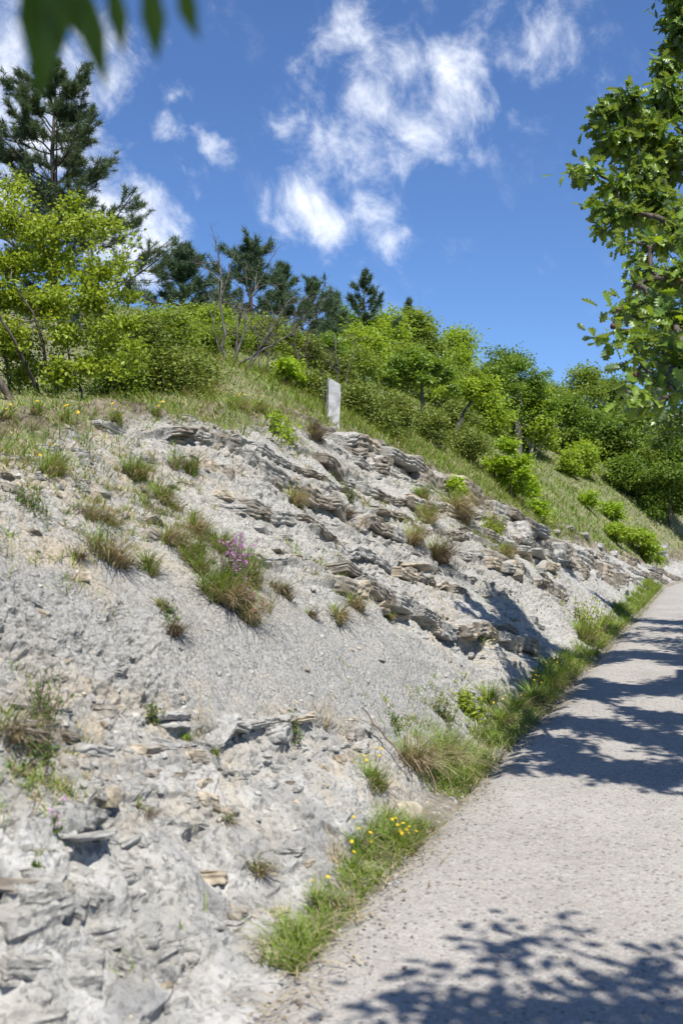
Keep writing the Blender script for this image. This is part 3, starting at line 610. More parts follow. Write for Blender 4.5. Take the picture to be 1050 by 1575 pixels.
# broken slabs of the hard beds, part of the bank itself
def strata():
    rg = np.random.default_rng(101); parts = []
    def block(P, L_, Dp, Th, mi, dip=.19, jit=.12, res=9, out=.0, main=False):
        nonlocal parts
        yaw = rg.normal()*jit; X = norm(UB*math.cos(yaw)+NB*math.sin(yaw)+np.array([0, 0, -dip+rg.normal()*.05])); Yb = norm(np.cross(np.array([0, 0, 1.]), X)+np.array([0, 0, rg.normal()*.08-.05])); Z = np.cross(X, Yb)
        v, f = rock_mesh(int(rg.integers(1e6)), L_, Dp, Th, cuts=5 if main else 7, sharp=1. if main else .9, res=res, layers=.65 if main else .8); c = P-NB*out; parts.append((v@np.stack([X, Yb, Z])+c, f, mi))
    for li, (bi, w, A, s0, s1, bl) in enumerate(LAY):
        s = s0
        while s < s1:
            sc = np.interp(s, [0, 6, 15, 40], [.42, .62, .9, 1.3]); L_ = bl*sc*rg.uniform(.3, 1.2)*(2.5 if A > .10 else 1.5 if A > .06 else .9); b0 = bi+rg.normal()*.015; t = VG+(b0-DIP*s)/BK
            pr = fbm(np.array([s*.8]), np.array([li*3.3]), 2, 43)[0]+(.9 if A > .10 else .12 if A > .075 else -.12)
            if pr > rg.uniform(-.25, .25) and (A < .075 or rg.random() < .4) and VG+.05 < t < VG+crest(s)/BK+.05:
                x, y = XY(s+L_/2, t); h = BVH.ray_cast(Vector((x, y, 60)), Vector((0, 0, -1)))
                if h[0] is not None:
                    Th = (w*.9+A*.35)*(rg.uniform(.8, 1.25) if A > .10 else rg.uniform(.5, 1.1))*sc*1.3; Dp = (.16+A*1.6)*rg.uniform(.8, 1.3)*sc*1.4; Dp = max(Dp, L_*.42)
                    mi = rg.choice(4, p=[.22, .10, .54, .14]) if A > .075 else rg.choice(4, p=[.60, .10, .24, .06])
                    block(np.array([x, y, h[0].z-Th*.38]), L_*1.15, Dp, Th, mi, jit=.05 if A > .05 else .12, out=-Dp*.5+((.015+A*rg.uniform(.6, 1.0)) if A > .10 else (.01+A*rg.uniform(.3, 1.0)))*sc*1.15, main=A > .10, res=10 if s < 12 else 7)
            s += L_*rg.uniform(.8, 1.08)
    # the main beds as continuous jointed ledges with an undercut
    for li, (bi, w, A, s0, s1, bl) in enumerate(LAY):
        if A < .075: continue
        ds = .022*np.interp(s0, [0, 5, 12, 25], [.6, .9, 1.3, 2.0]); s = np.arange(s0, s1, ds); t = VG+(bi-DIP*s)/BK+.05*fbm(s*1.3, s*0+li, 3, 201)
        ok = (t > VG+.05) & (t < VG+crest(s)/BK+.02); s, t = s[ok], t[ok]
        if len(s) < 20: continue
        x, y = XY(s, t); g = np.array([ground_z(a, b_) for a, b_ in zip(x, y)]); k_ = np.ones(9)/9; g = np.convolve(np.pad(g, 4, 'edge'), k_, 'valid'); sc = np.interp(s, [0, 6, 15, 40], [.5, .75, 1., 1.4])
        u = s/(bl*.62*sc)+.4*vn(s*1.7, s*0+li, 202); c = np.floor(u); fr = u-c; hc = h2(c, c*0+li, 203); joint = sst(0, .06, fr)*sst(1, .95, fr)
        miss = (h2(c, c*0+li, 204) < (.05 if A > .1 else .20)) | (fbm(s*.6, s*0+li*2.1, 2, 205) < (-.6 if A > .1 else -.25)); taper = sst(s[0], s[0]+.4, s)*sst(s[-1], s[-1]-.4, s)
        e = (.03+A*(.85+.95*hc))*sc*(.35+.65*joint)+.018*fbm(s*9, s*0+li, 3, 206)*sc; e = np.where(miss, -.06, e)*taper-.05*(1-taper)
        Th = (w*.95+A*.55)*(.7+.7*h2(c, c*0+li, 207))*sc; oz = (h2(c, c*0+li, 208)-.5)*.04*sc+.012*fbm(s*5, s*0, 2, 209)
        rows = [(-.40, .0, 0), (-.12, .015, 0), (.45, .01, 0), (.85, .0, 0), (1.0, -.10, 1), (1.02, -.25, 1), (.96, -.40, 1), (1.0, -.55, 1), (.93, -.70, 1), (.97, -.86, 1), (.88, -1., 1), (.35, -1.04, 1), (-.5, -1.1, 1)]
        V = []
        for ri, (o_, z_, fl) in enumerate(rows):
            out_ = np.where(o_ > 0, e*o_, o_*.6*sc) if o_ <= 0 else e*o_; out_ = out_+.016*sc*vn(s*14, s*0+ri*1.7+li, 210)*(o_ > .4)+.010*sc*vn(s*40, s*0+ri*2.3, 211)*(o_ > .4)
            V.append(np.stack([x-NB[0]*out_, y-NB[1]*out_, g+oz+z_*Th+.008*sc*vn(s*20, s*0+ri*.9, 212)+(.5*-o_*.35*sc*BK if o_ < 0 and not fl else 0)], 1))
        V = np.stack(V); nr_ = len(rows); F = grid_faces(nr_, len(s)); cm = (np.array([0, 2, 0, 2, 1, 3, 2])[(h2(c, c*0+li, 213)*6.99).astype(int)])[:-1]; cm = np.tile(cm, nr_-1); top_ = np.repeat(np.arange(nr_-1) < 3, len(s)-1); cm = np.where(top_, 0, cm)
        for m_ in range(4):
            if (cm == m_).any(): parts.append((V.reshape(-1, 3), F[cm == m_], m_))
    # angular blocks set in the rough ground and in the solid lower face
    for (px, py, rad, n, sz, flat) in [(110,1370,.25,8,.22,.7),(230,1430,.3,6,.24,.7),(60,1480,.25,6,.22,.7),(330,1480,.25,5,.18,.7),(200,1300,.25,7,.16,.6),(400,1300,.25,8,.14,.6),(30,1330,.2,8,.2,.8),
        (220,1150,.25,16,.09,.5),(330,1170,.3,18,.09,.5),(450,1170,.3,16,.09,.5),(120,1000,.3,26,.05,.7),(200,1010,.25,24,.05,.7),(50,990,.25,16,.05,.7),(100,1130,.2,14,.10,.5),(150,700,.5,16,.12,.5),(60,760,.4,10,.1,.5),(560,690,.5,12,.2,.6),(430,1420,.15,10,.08,.5),(540,1160,.2,10,.07,.5),(760,1000,.4,14,.1,.6),(870,930,.8,14,.16,.6),(500,760,.5,12,.11,.5)]:
        s0, t0 = spx(px, py)
        for i in range(n):
            s = s0+rg.normal()*rad; t = t0+rg.normal()*rad*.6
            if t < VG+.05 or t > VG+crest(s)/BK: continue
            x, y = XY(s, t); h = BVH.ray_cast(Vector((x, y, 60)), Vector((0, 0, -1)))
            if h[0] is None: continue
            q = sz*rg.uniform(.5, 1.4); block(np.array(h[0])-np.array(h[1])*q*(.18 if sz < .15 else .30), q, q*.9, q*flat*rg.uniform(.5, 1), (rg.choice(4, p=[.62, .18, .06, .14]) if sz < .15 or px > 420 else 0), jit=.5, res=12 if sz > .12 else 8, dip=rg.uniform(.0, .5))
    o = mesh('bank_strata', parts, [M['bank'], M['stone_grey'], M['stone_brown'], M['stone_tan']]); tag(o, 'broken slabs of hard rock beds set in the bank', 'rock bank', kind='structure')
strata()

# ------------------------------------------------------------------ concrete post on the crest
def post():
    P, nn, d = hit(512, 652); d = P[1]; hh = 72*d/1531; w = 20*d/1531; v, f = rock_mesh(5, 1, 1, 1, cuts=0, sharp=1., res=12, layers=0)
    v = np.clip(v, -.505, .505); v = v*np.array([w, w*.34, hh+.35]); v[:, 2] += (hh-.35)/2-.05
    top = v[:, 2] > hh*.9-.05; v[top, 2] -= v[top, 0]*.45; q = v*9; v += .006*np.stack([vn(q[:, 1]+3, q[:, 2], 1), vn(q[:, 0], q[:, 2], 2), vn(q[:, 0], q[:, 1], 3)], 1)
    o = mesh('concrete_post', [(v, f)], M['post']); o.location = tuple(P+np.array([.0, .12, 0])); o.rotation_euler = (R(-1), R(1.5), R(24))
    tag(o, 'weathered grey concrete slab post standing upright on the bank crest', 'post')
post()

# ------------------------------------------------------------------ rocks on the bank
ORD = 'first second third fourth fifth sixth seventh eighth ninth tenth'.split()
def rk(*a, **k): return rock(*a, **k)
rk(545,678,72,26,'stone_brown','brown layered slab jutting just below the concrete post',stack=2,name='rock_ledge',cat='rock ledge')
rk(583,698,44,44,'stone_brown','squat dark brown block under the layered slab by the concrete post',name='rock_ledge',cat='rock ledge')
rk(618,716,48,34,'stone_brown','grey brown block shadowed beneath on the upper ledge right of the post',name='rock_ledge',cat='rock ledge')
rk(645,742,36,40,'stone_brown','blunt end block of the first broken ledge right of the post',name='rock_ledge',cat='rock ledge')
rk(632,706,64,16,'stone_brown','thin dark slab capping the broken ledge right of the post',name='rock_ledge',cat='rock ledge')
rk(738,776,44,38,'stone_brown','dark stepped block where the long upper ledge begins',name='rock_ledge',cat='rock ledge',stack=2)
rk(772,790,36,22,'stone_brown','small brown cap stone near the head of the long upper ledge',name='rock_ledge',cat='rock ledge')
LG='blocks of the long upper ledge'
for i,(x,y,w,h) in enumerate([(768,808,44,32),(800,816,46,38),(830,832,44,36),(858,850,44,36),(884,868,42,34),(908,884,40,30),(934,898,42,26),(958,908,34,20)]):
    rk(x,y,w,h,'stone_grey' if i%2 else 'stone_brown',ORD[i]+' jointed block from the upper left end of the long slanting ledge',name='rock_ledge',cat='rock ledge',group=LG,depth=.5,layers=.9)
for i,(x,y) in enumerate([(875,812),(895,824),(918,838),(940,850)]):
    rk(x,y,30,9,'stone_grey',ORD[i]+' thin pale slab from the left in the broken row above the long ledge',name='rock_slab',cat='rock slab',group='slabs above the long ledge')
rk(365,682,38,26,'stone_grey','grey undercut knob of shale high on the bank left of the post',stack=2)
rk(168,660,56,22,'stone_grey','low grey ledge poking out of the grass at top left',name='rock_ledge',cat='rock ledge',stack=2)
rk(75,690,44,16,'stone_grey','flat pale stone beneath the grass at the far left crest')
rk(292,712,44,30,'stone_brown','dark brown block at the left end of the upper left ledge',name='rock_ledge',cat='rock ledge')
rk(328,718,34,26,'stone_tan','tan block in the middle of the upper left ledge',name='rock_ledge',cat='rock ledge')
rk(355,730,28,26,'stone_brown','squarish brown block ending the upper left ledge',name='rock_ledge',cat='rock ledge')
rk(341,762,34,15,'stone_tan','loose flat tan stone lying on grey scree below the upper left ledge',depth=.8,sink=-.05)
rk(236,800,54,20,'stone_brown','flat brown slab above the dark boulder left of the purple plant',name='rock_slab',cat='rock slab')
rk(232,824,46,26,'stone_brown','dark boulder wedged under a brown slab left of the purple plant')
rk(424,746,36,20,'stone_brown','small brown ledge between two dry tufts on the upper bank',name='rock_ledge',cat='rock ledge')
rk(480,768,26,18,'stone_grey','small grey block right of the dry tuft on the upper bank')
rk(578,790,70,30,'stone_brown','large dark overhanging block in mid bank below the post',stack=2,layers=.9)
rk(505,838,26,14,'stone_grey','small grey nose of shale in mid bank')
rk(634,882,36,16,'stone_brown','small dark overhanging stone above the pale limestone shelf')
rk(402,812,40,14,'stone_grey','upper left piece of the thin shale rib in mid bank',name='rock_ledge',cat='rock ledge')
rk(440,824,40,14,'stone_grey','second piece of the thin shale rib in mid bank',name='rock_ledge',cat='rock ledge')
rk(792,882,48,22,'stone_brown','dark brown brow above the shaded hollow in the bank',name='rock_ledge',cat='rock ledge')
rk(826,898,30,20,'stone_brown','lower right lump of the brow over the shaded hollow',name='rock_ledge',cat='rock ledge')
rk(545,930,36,20,'stone_grey','grey lump at the left start of the pale limestone shelf')
SG='blocks of the pale limestone shelf'
for i,(x,y,w,h) in enumerate([(590,934,38,22),(618,944,34,24),(645,952,32,24),(668,962,30,26),(694,966,34,20),(722,972,40,22),(752,980,36,22)]):
    rk(x,y,w,h,'stone_tan',ORD[i]+' buff block from the left in the pale limestone shelf above the scree',name='rock_ledge',cat='rock ledge',group=SG,depth=.75,layers=.8,stack=2)
for i,(x,y) in enumerate([(652,978),(700,1000),(722,1006),(745,1010),(770,1014),(796,1020)]):
    rk(x,y,22,10,'stone_grey',ORD[i]+' small pale stone from the left in the row under the limestone shelf',name='stone',cat='stone',group='stones under the limestone shelf')
rk(158,1092,46,30,'stone_brown','brown block with a dark open side at the left of the lower rock row',sink=.1)
rk(97,1085,32,16,'stone_tan','small tan slab left of the brown block in the lower rock row')
rk(268,1104,56,26,'stone_grey','broad grey slab pair in the lower rock row',stack=2,sink=.1)
rk(356,1106,46,22,'stone_grey','flat grey slab with shadowed right end in the lower rock row',sink=.1)
rk(424,1128,50,28,'stone_grey','largest wedge shaped block jutting from the lower rock row',sink=.0,depth=.8)
rk(540,1136,34,22,'stone_brown','dark grey block beside the fallen dead twig',stack=2)
rk(520,1166,36,18,'stone_tan','tan rounded stone below the block by the dead twig')
rk(215,1152,58,20,'stone_tan','long ochre slab under the broad grey pair',name='rock_slab',cat='rock slab')
rk(232,1186,42,13,'stone_brown','thin brown slab below the long ochre slab',name='rock_slab',cat='rock slab')
rk(302,1158,34,18,'stone_tan','small ochre stone in the middle of the crumbly lower bank')
rk(165,1222,34,30,'stone_tan','pale cream angular stone resting alone on the lower bank',sink=-.15,depth=.8,layers=.1)
rk(315,1202,32,15,'stone_tan','ochre fragment below the small ochre stone')
rk(418,1202,32,14,'stone_grey','grey fragment in the lower bank below the wedge shaped block')
rk(485,1134,22,12,'stone_grey','small grey chip right of the wedge shaped block')
rk(122,1286,84,12,'stone_grey','thin pale slab casting a dark shadow line at lower left',name='rock_slab',cat='rock slab',sink=-.05)
rk(75,1148,44,24,'stone_grey','grey blocky stone among plants at the left edge',stack=2)
rk(108,1130,40,16,'stone_brown','brown slab right of the plants at the left edge',name='rock_slab',cat='rock slab')
rk(108,1172,36,16,'stone_brown','lower brown slab under the plants at the left edge',name='rock_slab',cat='rock slab')
rk(18,1112,28,30,'stone_brown','dark stone half hidden by plants at the left edge')
rk(372,1402,44,30,'stone_brown','dark cracked stone in the smooth lower face',stack=2,sink=.45)
rk(428,1404,40,16,'stone_tan','topmost tan slab of the little pile at the road edge',name='rock_slab',cat='rock slab',sink=-.1)
rk(436,1422,36,15,'stone_brown','brown second slab of the little pile at the road edge',name='rock_slab',cat='rock slab',sink=-.1)
rk(426,1444,34,14,'stone_grey','grey slab low in the little pile at the road edge',name='rock_slab',cat='rock slab',sink=-.1)
rk(420,1464,36,15,'stone_tan','lowest tan slab of the little pile at the road edge',name='rock_slab',cat='rock slab',sink=-.1)
rk(258,1516,30,18,'stone_tan','pale tan stone set in the bottom of the bank')
rk(20,750,36,14,'stone_brown','brown slab in sparse grass at the left edge',name='rock_slab',cat='rock slab')
rk(628,1243,54,34,'stone_tan','smooth pale rock reaching the road between the grass verges',sink=.35,layers=.1)
rk(1018,850,40,34,'stone_grey','grey slanting outcrop beyond the end of the verge',name='rock_ledge',cat='rock ledge')
rk(985,850,26,16,'stone_brown','low brown outcrop under the roadside bush at far end',name='rock_ledge',cat='rock ledge')
SM='loose stones scattered over the bank'
rs=np.random.default_rng(12); SEEN=set()
LMK=[(165,1222,'the lone cream stone'),(378,880,'the purple flowering plant'),(122,1286,'the thin shadowed slab'),(372,1402,'the dark cracked stone'),(424,1128,'the large wedge shaped block'),(268,1104,'the broad grey slab pair'),(512,640,'the concrete post'),(365,682,'the undercut shale knob'),(341,762,'the loose tan stone under the ledge'),(165,850,'the big shaggy tuft'),(75,715,'the flowering clump at far left'),(578,790,'the large overhanging block'),(634,882,'the small overhanging stone'),(676,850,'the brown shaggy tuft in mid bank'),(792,882,'the brow over the shaded hollow'),(620,945,'the pale limestone shelf'),(492,1100,'the upright straw tuft on the scree'),(520,1166,'the rounded tan stone by the twig'),(262,960,'the small leafy herb on the scree'),(60,1090,'the leafy mat at the left edge'),(258,1516,'the pale stone at the bank foot'),(430,1440,'the little slab pile'),(212,720,'the fresh green tuft'),(302,1158,'the small ochre stone of the lower bank'),(345,1262,'the small dry tuft in the smooth face'),(455,770,'the rounded dry tuft'),(395,1335,'the wispy dry tuft')]
for x,y in [(55,885),(112,890),(440,1012),(470,1030),(335,1035),(205,1010),(250,1215),(285,1230),(370,1255),(130,1180),(300,1330),(210,1395),(345,1420),(395,1345),(410,1170),(455,1170),(500,1180),(560,1150),(350,1140),(380,1190),(250,1160),(180,1165),(60,1250),(95,1230),(480,905),(520,1000),(585,1015),(410,1040),(300,860),(120,800),(60,735),(110,720),(90,760),(270,655),(330,655),(200,690),(240,700),(290,745),(450,700),(500,720),(535,740),(610,790),(560,860),(600,870),(700,900),(730,910),(650,915),(855,870),(690,830),(720,860),(770,850),(400,1400),(150,1340),(300,1480),(340,1500)]:
    tone = rs.integers(3); sw_ = rs.uniform(9,17); lm_ = min(LMK, key=lambda q: math.hypot(q[0]-x, q[1]-y)); dx_, dy_ = x-lm_[0], y-lm_[1]
    rel = ('below' if dy_ > 0 else 'above') if abs(dy_) > 1.6*abs(dx_) else ('right of' if dx_ > 0 else 'left of') if abs(dx_) > 1.6*abs(dy_) else ('below and ' if dy_ > 0 else 'above and ')+('right of' if dx_ > 0 else 'left of')
    sl_ = (sw_ > 13, tone == 0, rel, lm_[2]); sh_ = rs.uniform(5,9)
    if sl_ in SEEN: continue
    SEEN.add(sl_)
    rk(x,y,sw_,sh_,['stone_tan','stone_grey','stone_grey'][tone],('small ' if sw_ > 13 else 'tiny ')+('ochre' if tone == 0 else 'grey')+' loose stone '+rel+' '+lm_[2],name='stone',cat='stone',group=SM,sink=.05,yaw=rs.uniform(-.5,.8),layers=.2)

# scree: thousands of chips nobody could count
def scree():
    rg = np.random.default_rng(21); tv, tf = rock_mesh(77, 1, 1, .55, cuts=5, res=3, layers=0); n = 30000
    s = -4+44*rg.random(n)**1.9; H = VG+crest(s)/BK; t = .03+H*rg.random(n)**1.35
    x, y = XY(s, t); keep = (fbm(s*1.5, t*1.5, 3, 90)+.6*fbm(s*5, t*3, 2, 91) > .02) | (rg.random(n) < .12); x, y = x[keep], y[keep]
    O = []; Nn = []
    for a, b in zip(x, y):
        h = BVH.ray_cast(Vector((a, b, 60)), Vector((0, 0, -1)))
        if h[0] is not None: O.append(h[0]); Nn.append(h[1])
    O = np.array(O); Nn = norm(np.array(Nn)+rg.normal(size=(len(O), 3))*.35); n = len(O)
    X = norm(np.cross(Nn, rg.normal(size=(n, 3)))); Yy = np.cross(Nn, X); sc = .005+.026*rg.random(n)**4.5; sc *= 1+.035*O[:, 1]
    k = rg.random(n) < .88; ps = [(*place(tv, tf, O[k], X[k], Yy[k], Nn[k], sc[k]), 0), (*place(tv, tf, O[~k], X[~k], Yy[~k], Nn[~k], sc[~k]), 1)]
    tag(mesh('scree_gravel', ps, [M['stone_grey'], M['stone_tan']]), 'fine grey and buff rock chips littering the bank', 'gravel', kind='stuff')
scree()
def road_grit():
    rg = np.random.default_rng(61); tv, tf = rock_mesh(78, 1, 1, .6, cuts=5, res=3, layers=0); n = 2600; s = -1.5+26*rg.random(n)**1.6; t = np.where(rg.random(n) < .75, -np.abs(rg.normal(size=n))*.16+.06, -3.6*rg.random(n)); x, y = XY(s, t)
    O = np.stack([x, y, 0*x+.004], 1); Nn = norm(rg.normal(size=(n, 3))*.4+np.array([0, 0, 1])); X = norm(np.cross(Nn, rg.normal(size=(n, 3)))); sc = .004+.014*rg.random(n)**4; k = rg.random(n) < .6
    tag(mesh('road_grit', [(*place(tv, tf, O[k], X[k], np.cross(Nn, X)[k], Nn[k], sc[k]), 0), (*place(tv, tf, O[~k], X[~k], np.cross(Nn, X)[~k], Nn[~k], sc[~k]), 1)], [M['stone_grey'], M['stone_brown']]), 'loose grit washed along the edge of the lane', 'gravel', kind='stuff')
    n = 700; s = -1+26*rg.random(n)**1.5; t = -np.abs(rg.normal(size=n))*.10+.07; x, y = XY(s, t); O = np.stack([x, y, 0*x+.012], 1)
    v, f = grass(O, .05, rg, .006, 2.5, spread=1.5); v[:, 2] = np.minimum(v[:, 2], .02+.2*(v[:, 2]-.012))
    tag(mesh('dry_litter', [(v, f, 0), (*leaves('far', O+np.array([.02, 0, 0])+rg.normal(size=O.shape)*np.array([.03, .05, 0]), .022, rg, .95), 1)], [M['straw'], M['brown']]), 'dead stalks and leaf litter along the lane edge', 'litter', kind='stuff')
road_grit()

# ------------------------------------------------------------------ grass masses
def surf(s, t):
    x, y = XY(s, t); O = []
    for a, b in zip(x, y):
        h = BVH.ray_cast(Vector((a, b, 60)), Vector((0, 0, -1)))
        O.append((a, b, h[0].z if h[0] is not None else -.04))
    return np.array(O)
def split_grass(O, hgt, rg, w, frac, m1, m2, bend=.5, spread=.35):
    k = rg.random(len(O)) < frac; ps = []
    if k.any(): ps.append((*grass(O[k], hgt[k] if hasattr(hgt, '__len__') else hgt, rg, w[k] if hasattr(w, '__len__') else w, bend, spread=spread), 0))
    if (~k).any(): ps.append((*grass(O[~k], (hgt[~k] if hasattr(hgt, '__len__') else hgt)*.8, rg, w[~k] if hasattr(w, '__len__') else w, bend*1.5, spread=spread+.2), 1))
    return ps
rg = np.random.default_rng(31)
# verge
n = 36000; s = .55+36*rg.random(n)**1.45; t = .07+rg.random(n)**1.1*np.interp(s, [.5, 2.5, 5, 9, 20, 36], [.18, .26, .30, .32, .36, .45])
dens = .30+1.3*fbm(s*2.1, t*3, 3, 81)+np.interp(s, [0, 1.2, 1.5, 2.6, 2.75, 3.15, 3.3, 5, 8.5, 9.5, 60], [.4, .4, .35, .4, -1.2, -1.2, .25, .3, .3, .1, .3]); k = rg.random(n) < dens; s, t = s[k], t[k]
O = surf(s, t); hh = (.12+.15*fbm(s*2.4, t*2, 3, 82)+.004*s)*np.interp(s, [.5, 1.2, 4, 40], [1.0, 1.1, 1.05, 1.05]); hh = np.maximum(hh, .05)
tag(mesh('verge_grass', split_grass(O, hh, rg, .0035+.00045*O[:, 1], .78, 0, 1, .8, .42), [M['verge'], M['straw']]), 'lush green grass strip along the road edge', 'grass', kind='stuff')
# crest grass
n = 60000; s = -3+30*rg.random(n)**1.35; u = -.28-np.interp(s, [0, 6, 9], [.35, .25, 0])+3.6*rg.random(n)**1.6; tcr = VG+crest(s)/BK
k = rg.random(n) < sst(-.05, .35, u+.33*fbm(s*1.5, u*1.5, 3, 83)+.12+np.interp(s, [0, 6, 9], [.14, .10, 0]))*np.interp(s, [0, 17, 27], [1, 1, .8]); s, u, tcr = s[k], u[k], tcr[k]
O = surf(s, tcr+u); hh = np.maximum(.16+.13*fbm(s*.9, u, 3, 84), .05)*np.interp(O[:, 1], [5, 20], [.8, 1.15])
tag(mesh('crest_grass', split_grass(O, hh, rg, .004+.0005*O[:, 1], .62, 0, 1, .6, .38), [M['grass'], M['straw']]), 'tangled green and straw grass along the bank crest', 'grass', kind='stuff')
# grassy slope
n = 75000; s = 12+40*rg.random(n)**1.2; u = .1+13*rg.random(n)**1.1; tcr = VG+crest(s)/BK
k = rg.random(n) < .75+.8*fbm(s*.5, u*.5, 3, 85); s, u, tcr = s[k], u[k], tcr[k]; O = surf(s, tcr+u); hh = np.maximum(.20+.14*fbm(s*.6, u*.6, 3, 86), .06)
tag(mesh('hillside_grass', split_grass(O, hh, rg, .010+.0006*O[:, 1], .78, 0, 1, .6, .4), [M['grass'], M['straw']]), 'rough grass covering the slope below the trees', 'grass', kind='stuff')
# sparse sprouts on the ledges
n = 26000; s = -2+30*rg.random(n)**1.4; t = VG+rg.random(n)*(crest(s)/BK); q = fbm(s*1.7, t*2.2, 3, 87)
pm = blobmask(s, t, [(80,750,.5),(200,760,.45),(150,800,.4),(40,800,.45),(250,720,.4),(60,700,.5),(330,660,.6),(640,800,.6),(690,800,.7),(450,680,.6),(60,1080,.3),(30,1160,.3),(70,1200,.25),(300,820,.5),(740,840,.7),(570,760,.5),(690,1120,.6),(640,1160,.35),(500,900,.4)]); k = (q+.75*pm > .34) & (fbm(s*8, t*8, 2, 88)+.2*pm > .1); s, t = s[k], t[k]; es = []
for px, py, rr_, m_ in [(80,750,.38,500),(200,760,.35,500),(150,800,.3,400),(30,800,.3,350),(250,720,.3,350),(60,700,.4,500),(330,665,.4,300),(640,800,.4,350),(690,800,.45,400),(450,690,.4,300),(60,1070,.18,350),(30,1160,.2,350),(70,1200,.15,300),(270,800,.3,400),(740,840,.5,400),(570,765,.35,300),(700,1110,.3,600),(660,1140,.25,500),(510,905,.25,250),(180,690,.4,300),(820,860,.6,300),(300,690,.3,200),(740,1075,.3,400)]:
    s0, t0 = spx(px, py); cs = s0+rg.normal(size=(m_//14, 1))*rr_+rg.normal(size=(m_//14, 14))*.02; ct = t0+rg.normal(size=(m_//14, 1))*rr_*.55+rg.normal(size=(m_//14, 14))*.015; es.append((cs.ravel(), ct.ravel()))
s = np.concatenate([s]+[e[0] for e in es]); t = np.concatenate([t]+[e[1] for e in es]); k = (t > VG*.5) & (s > -3); s, t = s[k], t[k]
O = surf(s, t)
tag(mesh('sparse_grass', split_grass(O, np.full(len(O), .075)*(1+.03*O[:, 1]), rg, .0035+.0004*O[:, 1], .45, 0, 1, .7, .5), [M['grass'], M['straw']]), 'thin scattered grass sprouting from cracks in the bank', 'grass', kind='stuff')

# ------------------------------------------------------------------ plants on the bank
T_ = tuft
T_(75,722,62,34,'green','low green clump with yellow flowers under the far left crest',flower=('yellow',4,.012),name='flowering_clump',cat='plant')
T_(212,735,62,36,'green','fresh green tuft above the upper left ledge')
T_(240,775,64,40,'green','wide green tuft directly below the fresh tuft on the upper left bank')
T_(30,785,70,30,'herb','sparse creeping herb mat at the left edge of the bank',name='herb_patch',cat='plant')
T_(165,862,66,60,'dry','big shaggy tuft with brown thatch left of the dark boulder')
T_(120,858,26,20,'brown','small dark dead tuft left of the big shaggy tuft')
T_(150,800,60,30,'dry','straw coloured grass patch above the big shaggy tuft')
T_(236,885,34,38,'green','narrow green tuft below the dark boulder')
T_(262,948,32,26,'herb','small leafy herb on the scree left of the purple plant',name='herb_plant',cat='plant')
T_(262,975,34,34,'brown','withered hanging tuft beneath the small leafy herb')
T_(245,930,26,20,'dry','thin pale tuft between the narrow green tuft and the leafy herb')
for x,y,w,h,k,lb in [(290,860,80,48,'green','broad green clump at the left flank of the purple flowering plant'),(335,915,90,44,'green','green clump directly below the purple flowering plant'),(375,935,90,60,'dry','straw clump behind the pink red flowers'),(300,820,60,36,'dry','dry clump at the upper left tip of the purple flower patch'),(345,850,70,34,'green','green clump right behind the purple flower spikes'),(270,840,60,44,'dry','dry clump just right of the dark boulder'),(395,900,70,50,'green','green clump at the right flank of the purple flowering plant')]:
    T_(x,y,w,h,k,lb,group='clumps around the purple plant')
T_(378,912,110,52,'herb','sprawling leafy plant full of purple flower spikes',name='purple_flowering_plant',cat='flowering plant',flower=('purple',50,.020))
T_(392,940,60,34,'herb','low plant with pink red flowers at the foot of the purple plant',name='pink_flowering_plant',cat='flowering plant',flower=('pink',12,.022))
T_(435,915,46,28,'brown','dark wiry tuft right of the purple plant')
T_(480,950,24,24,'brown','small dead tuft under the shale rib')
T_(520,955,30,40,'dry','thin dry tuft left of the limestone shelf')
T_(545,935,26,34,'dry','dry tuft on the left start of the limestone shelf')
T_(455,778,36,36,'dry','rounded dry tuft between small brown ledge and grey block')
T_(515,790,40,30,'brown','dark bushy tuft left of the large overhanging block')
T_(545,770,30,20,'herb','little green herb on top of the large overhanging block',name='herb_plant',cat='plant')
T_(632,835,32,44,'dry','pale dry tuft below the broken ledge right of the post')
T_(660,805,38,36,'dry','dry tuft with faded mauve stems below the blunt end block')
T_(676,868,54,48,'brown','largest brown shaggy tuft in mid bank')
T_(700,795,52,56,'dry','tall dry tuft between the two upper ledges')
T_(762,835,56,40,'shrub','small green shrub growing beneath the long upper ledge',name='small_shrub',cat='shrub')
T_(780,858,40,24,'dry','straw tuft below the small green shrub')
T_(655,775,30,26,'green','green tuft behind the blunt end block')
T_(445,676,48,36,'lime','bright lime leafed sprout on the crest left of the post',name='leafy_sprout',cat='plant')
T_(485,672,34,30,'brown','dark dead clump between lime sprout and the post')
T_(280,720,40,36,'green','green blades hanging over the upper left ledge')
T_(592,945,24,16,'green','tiny green tuft on top of the limestone shelf')
T_(745,990,28,22,'herb','green herb growing in the right end of the limestone shelf',name='herb_plant',cat='plant')
T_(405,1108,26,28,'seed','thin straw tuft left of the wedge shaped block')
T_(452,1128,28,42,'herb','dark leafy weed right of the wedge shaped block',name='weed',cat='plant')
T_(492,1112,26,46,'seed','upright straw tuft in front of the scree slope')
T_(312,1124,38,52,'seed','tall straw tuft between the broad slab pair and the flat slab')
T_(240,1114,38,40,'herb','leafy green weed left of the broad slab pair',name='weed',cat='plant')
T_(290,1140,20,22,'green','tiny green tuft under the broad slab pair')
T_(330,1160,16,16,'green','tiny green tuft in the crumbly lower bank')
T_(226,1248,24,20,'brown','small brown dead tuft right of the cream stone')
T_(345,1262,26,22,'dry','small dry tuft in the smooth lower face')
T_(395,1338,32,36,'dry','wispy dry tuft near the dark cracked stone')
T_(60,1090,76,60,'herb','upper leafy mat hanging over rocks at the left edge',name='herb_patch',cat='plant')
T_(30,1140,60,60,'dry','dry trailing grass among the left edge rocks')
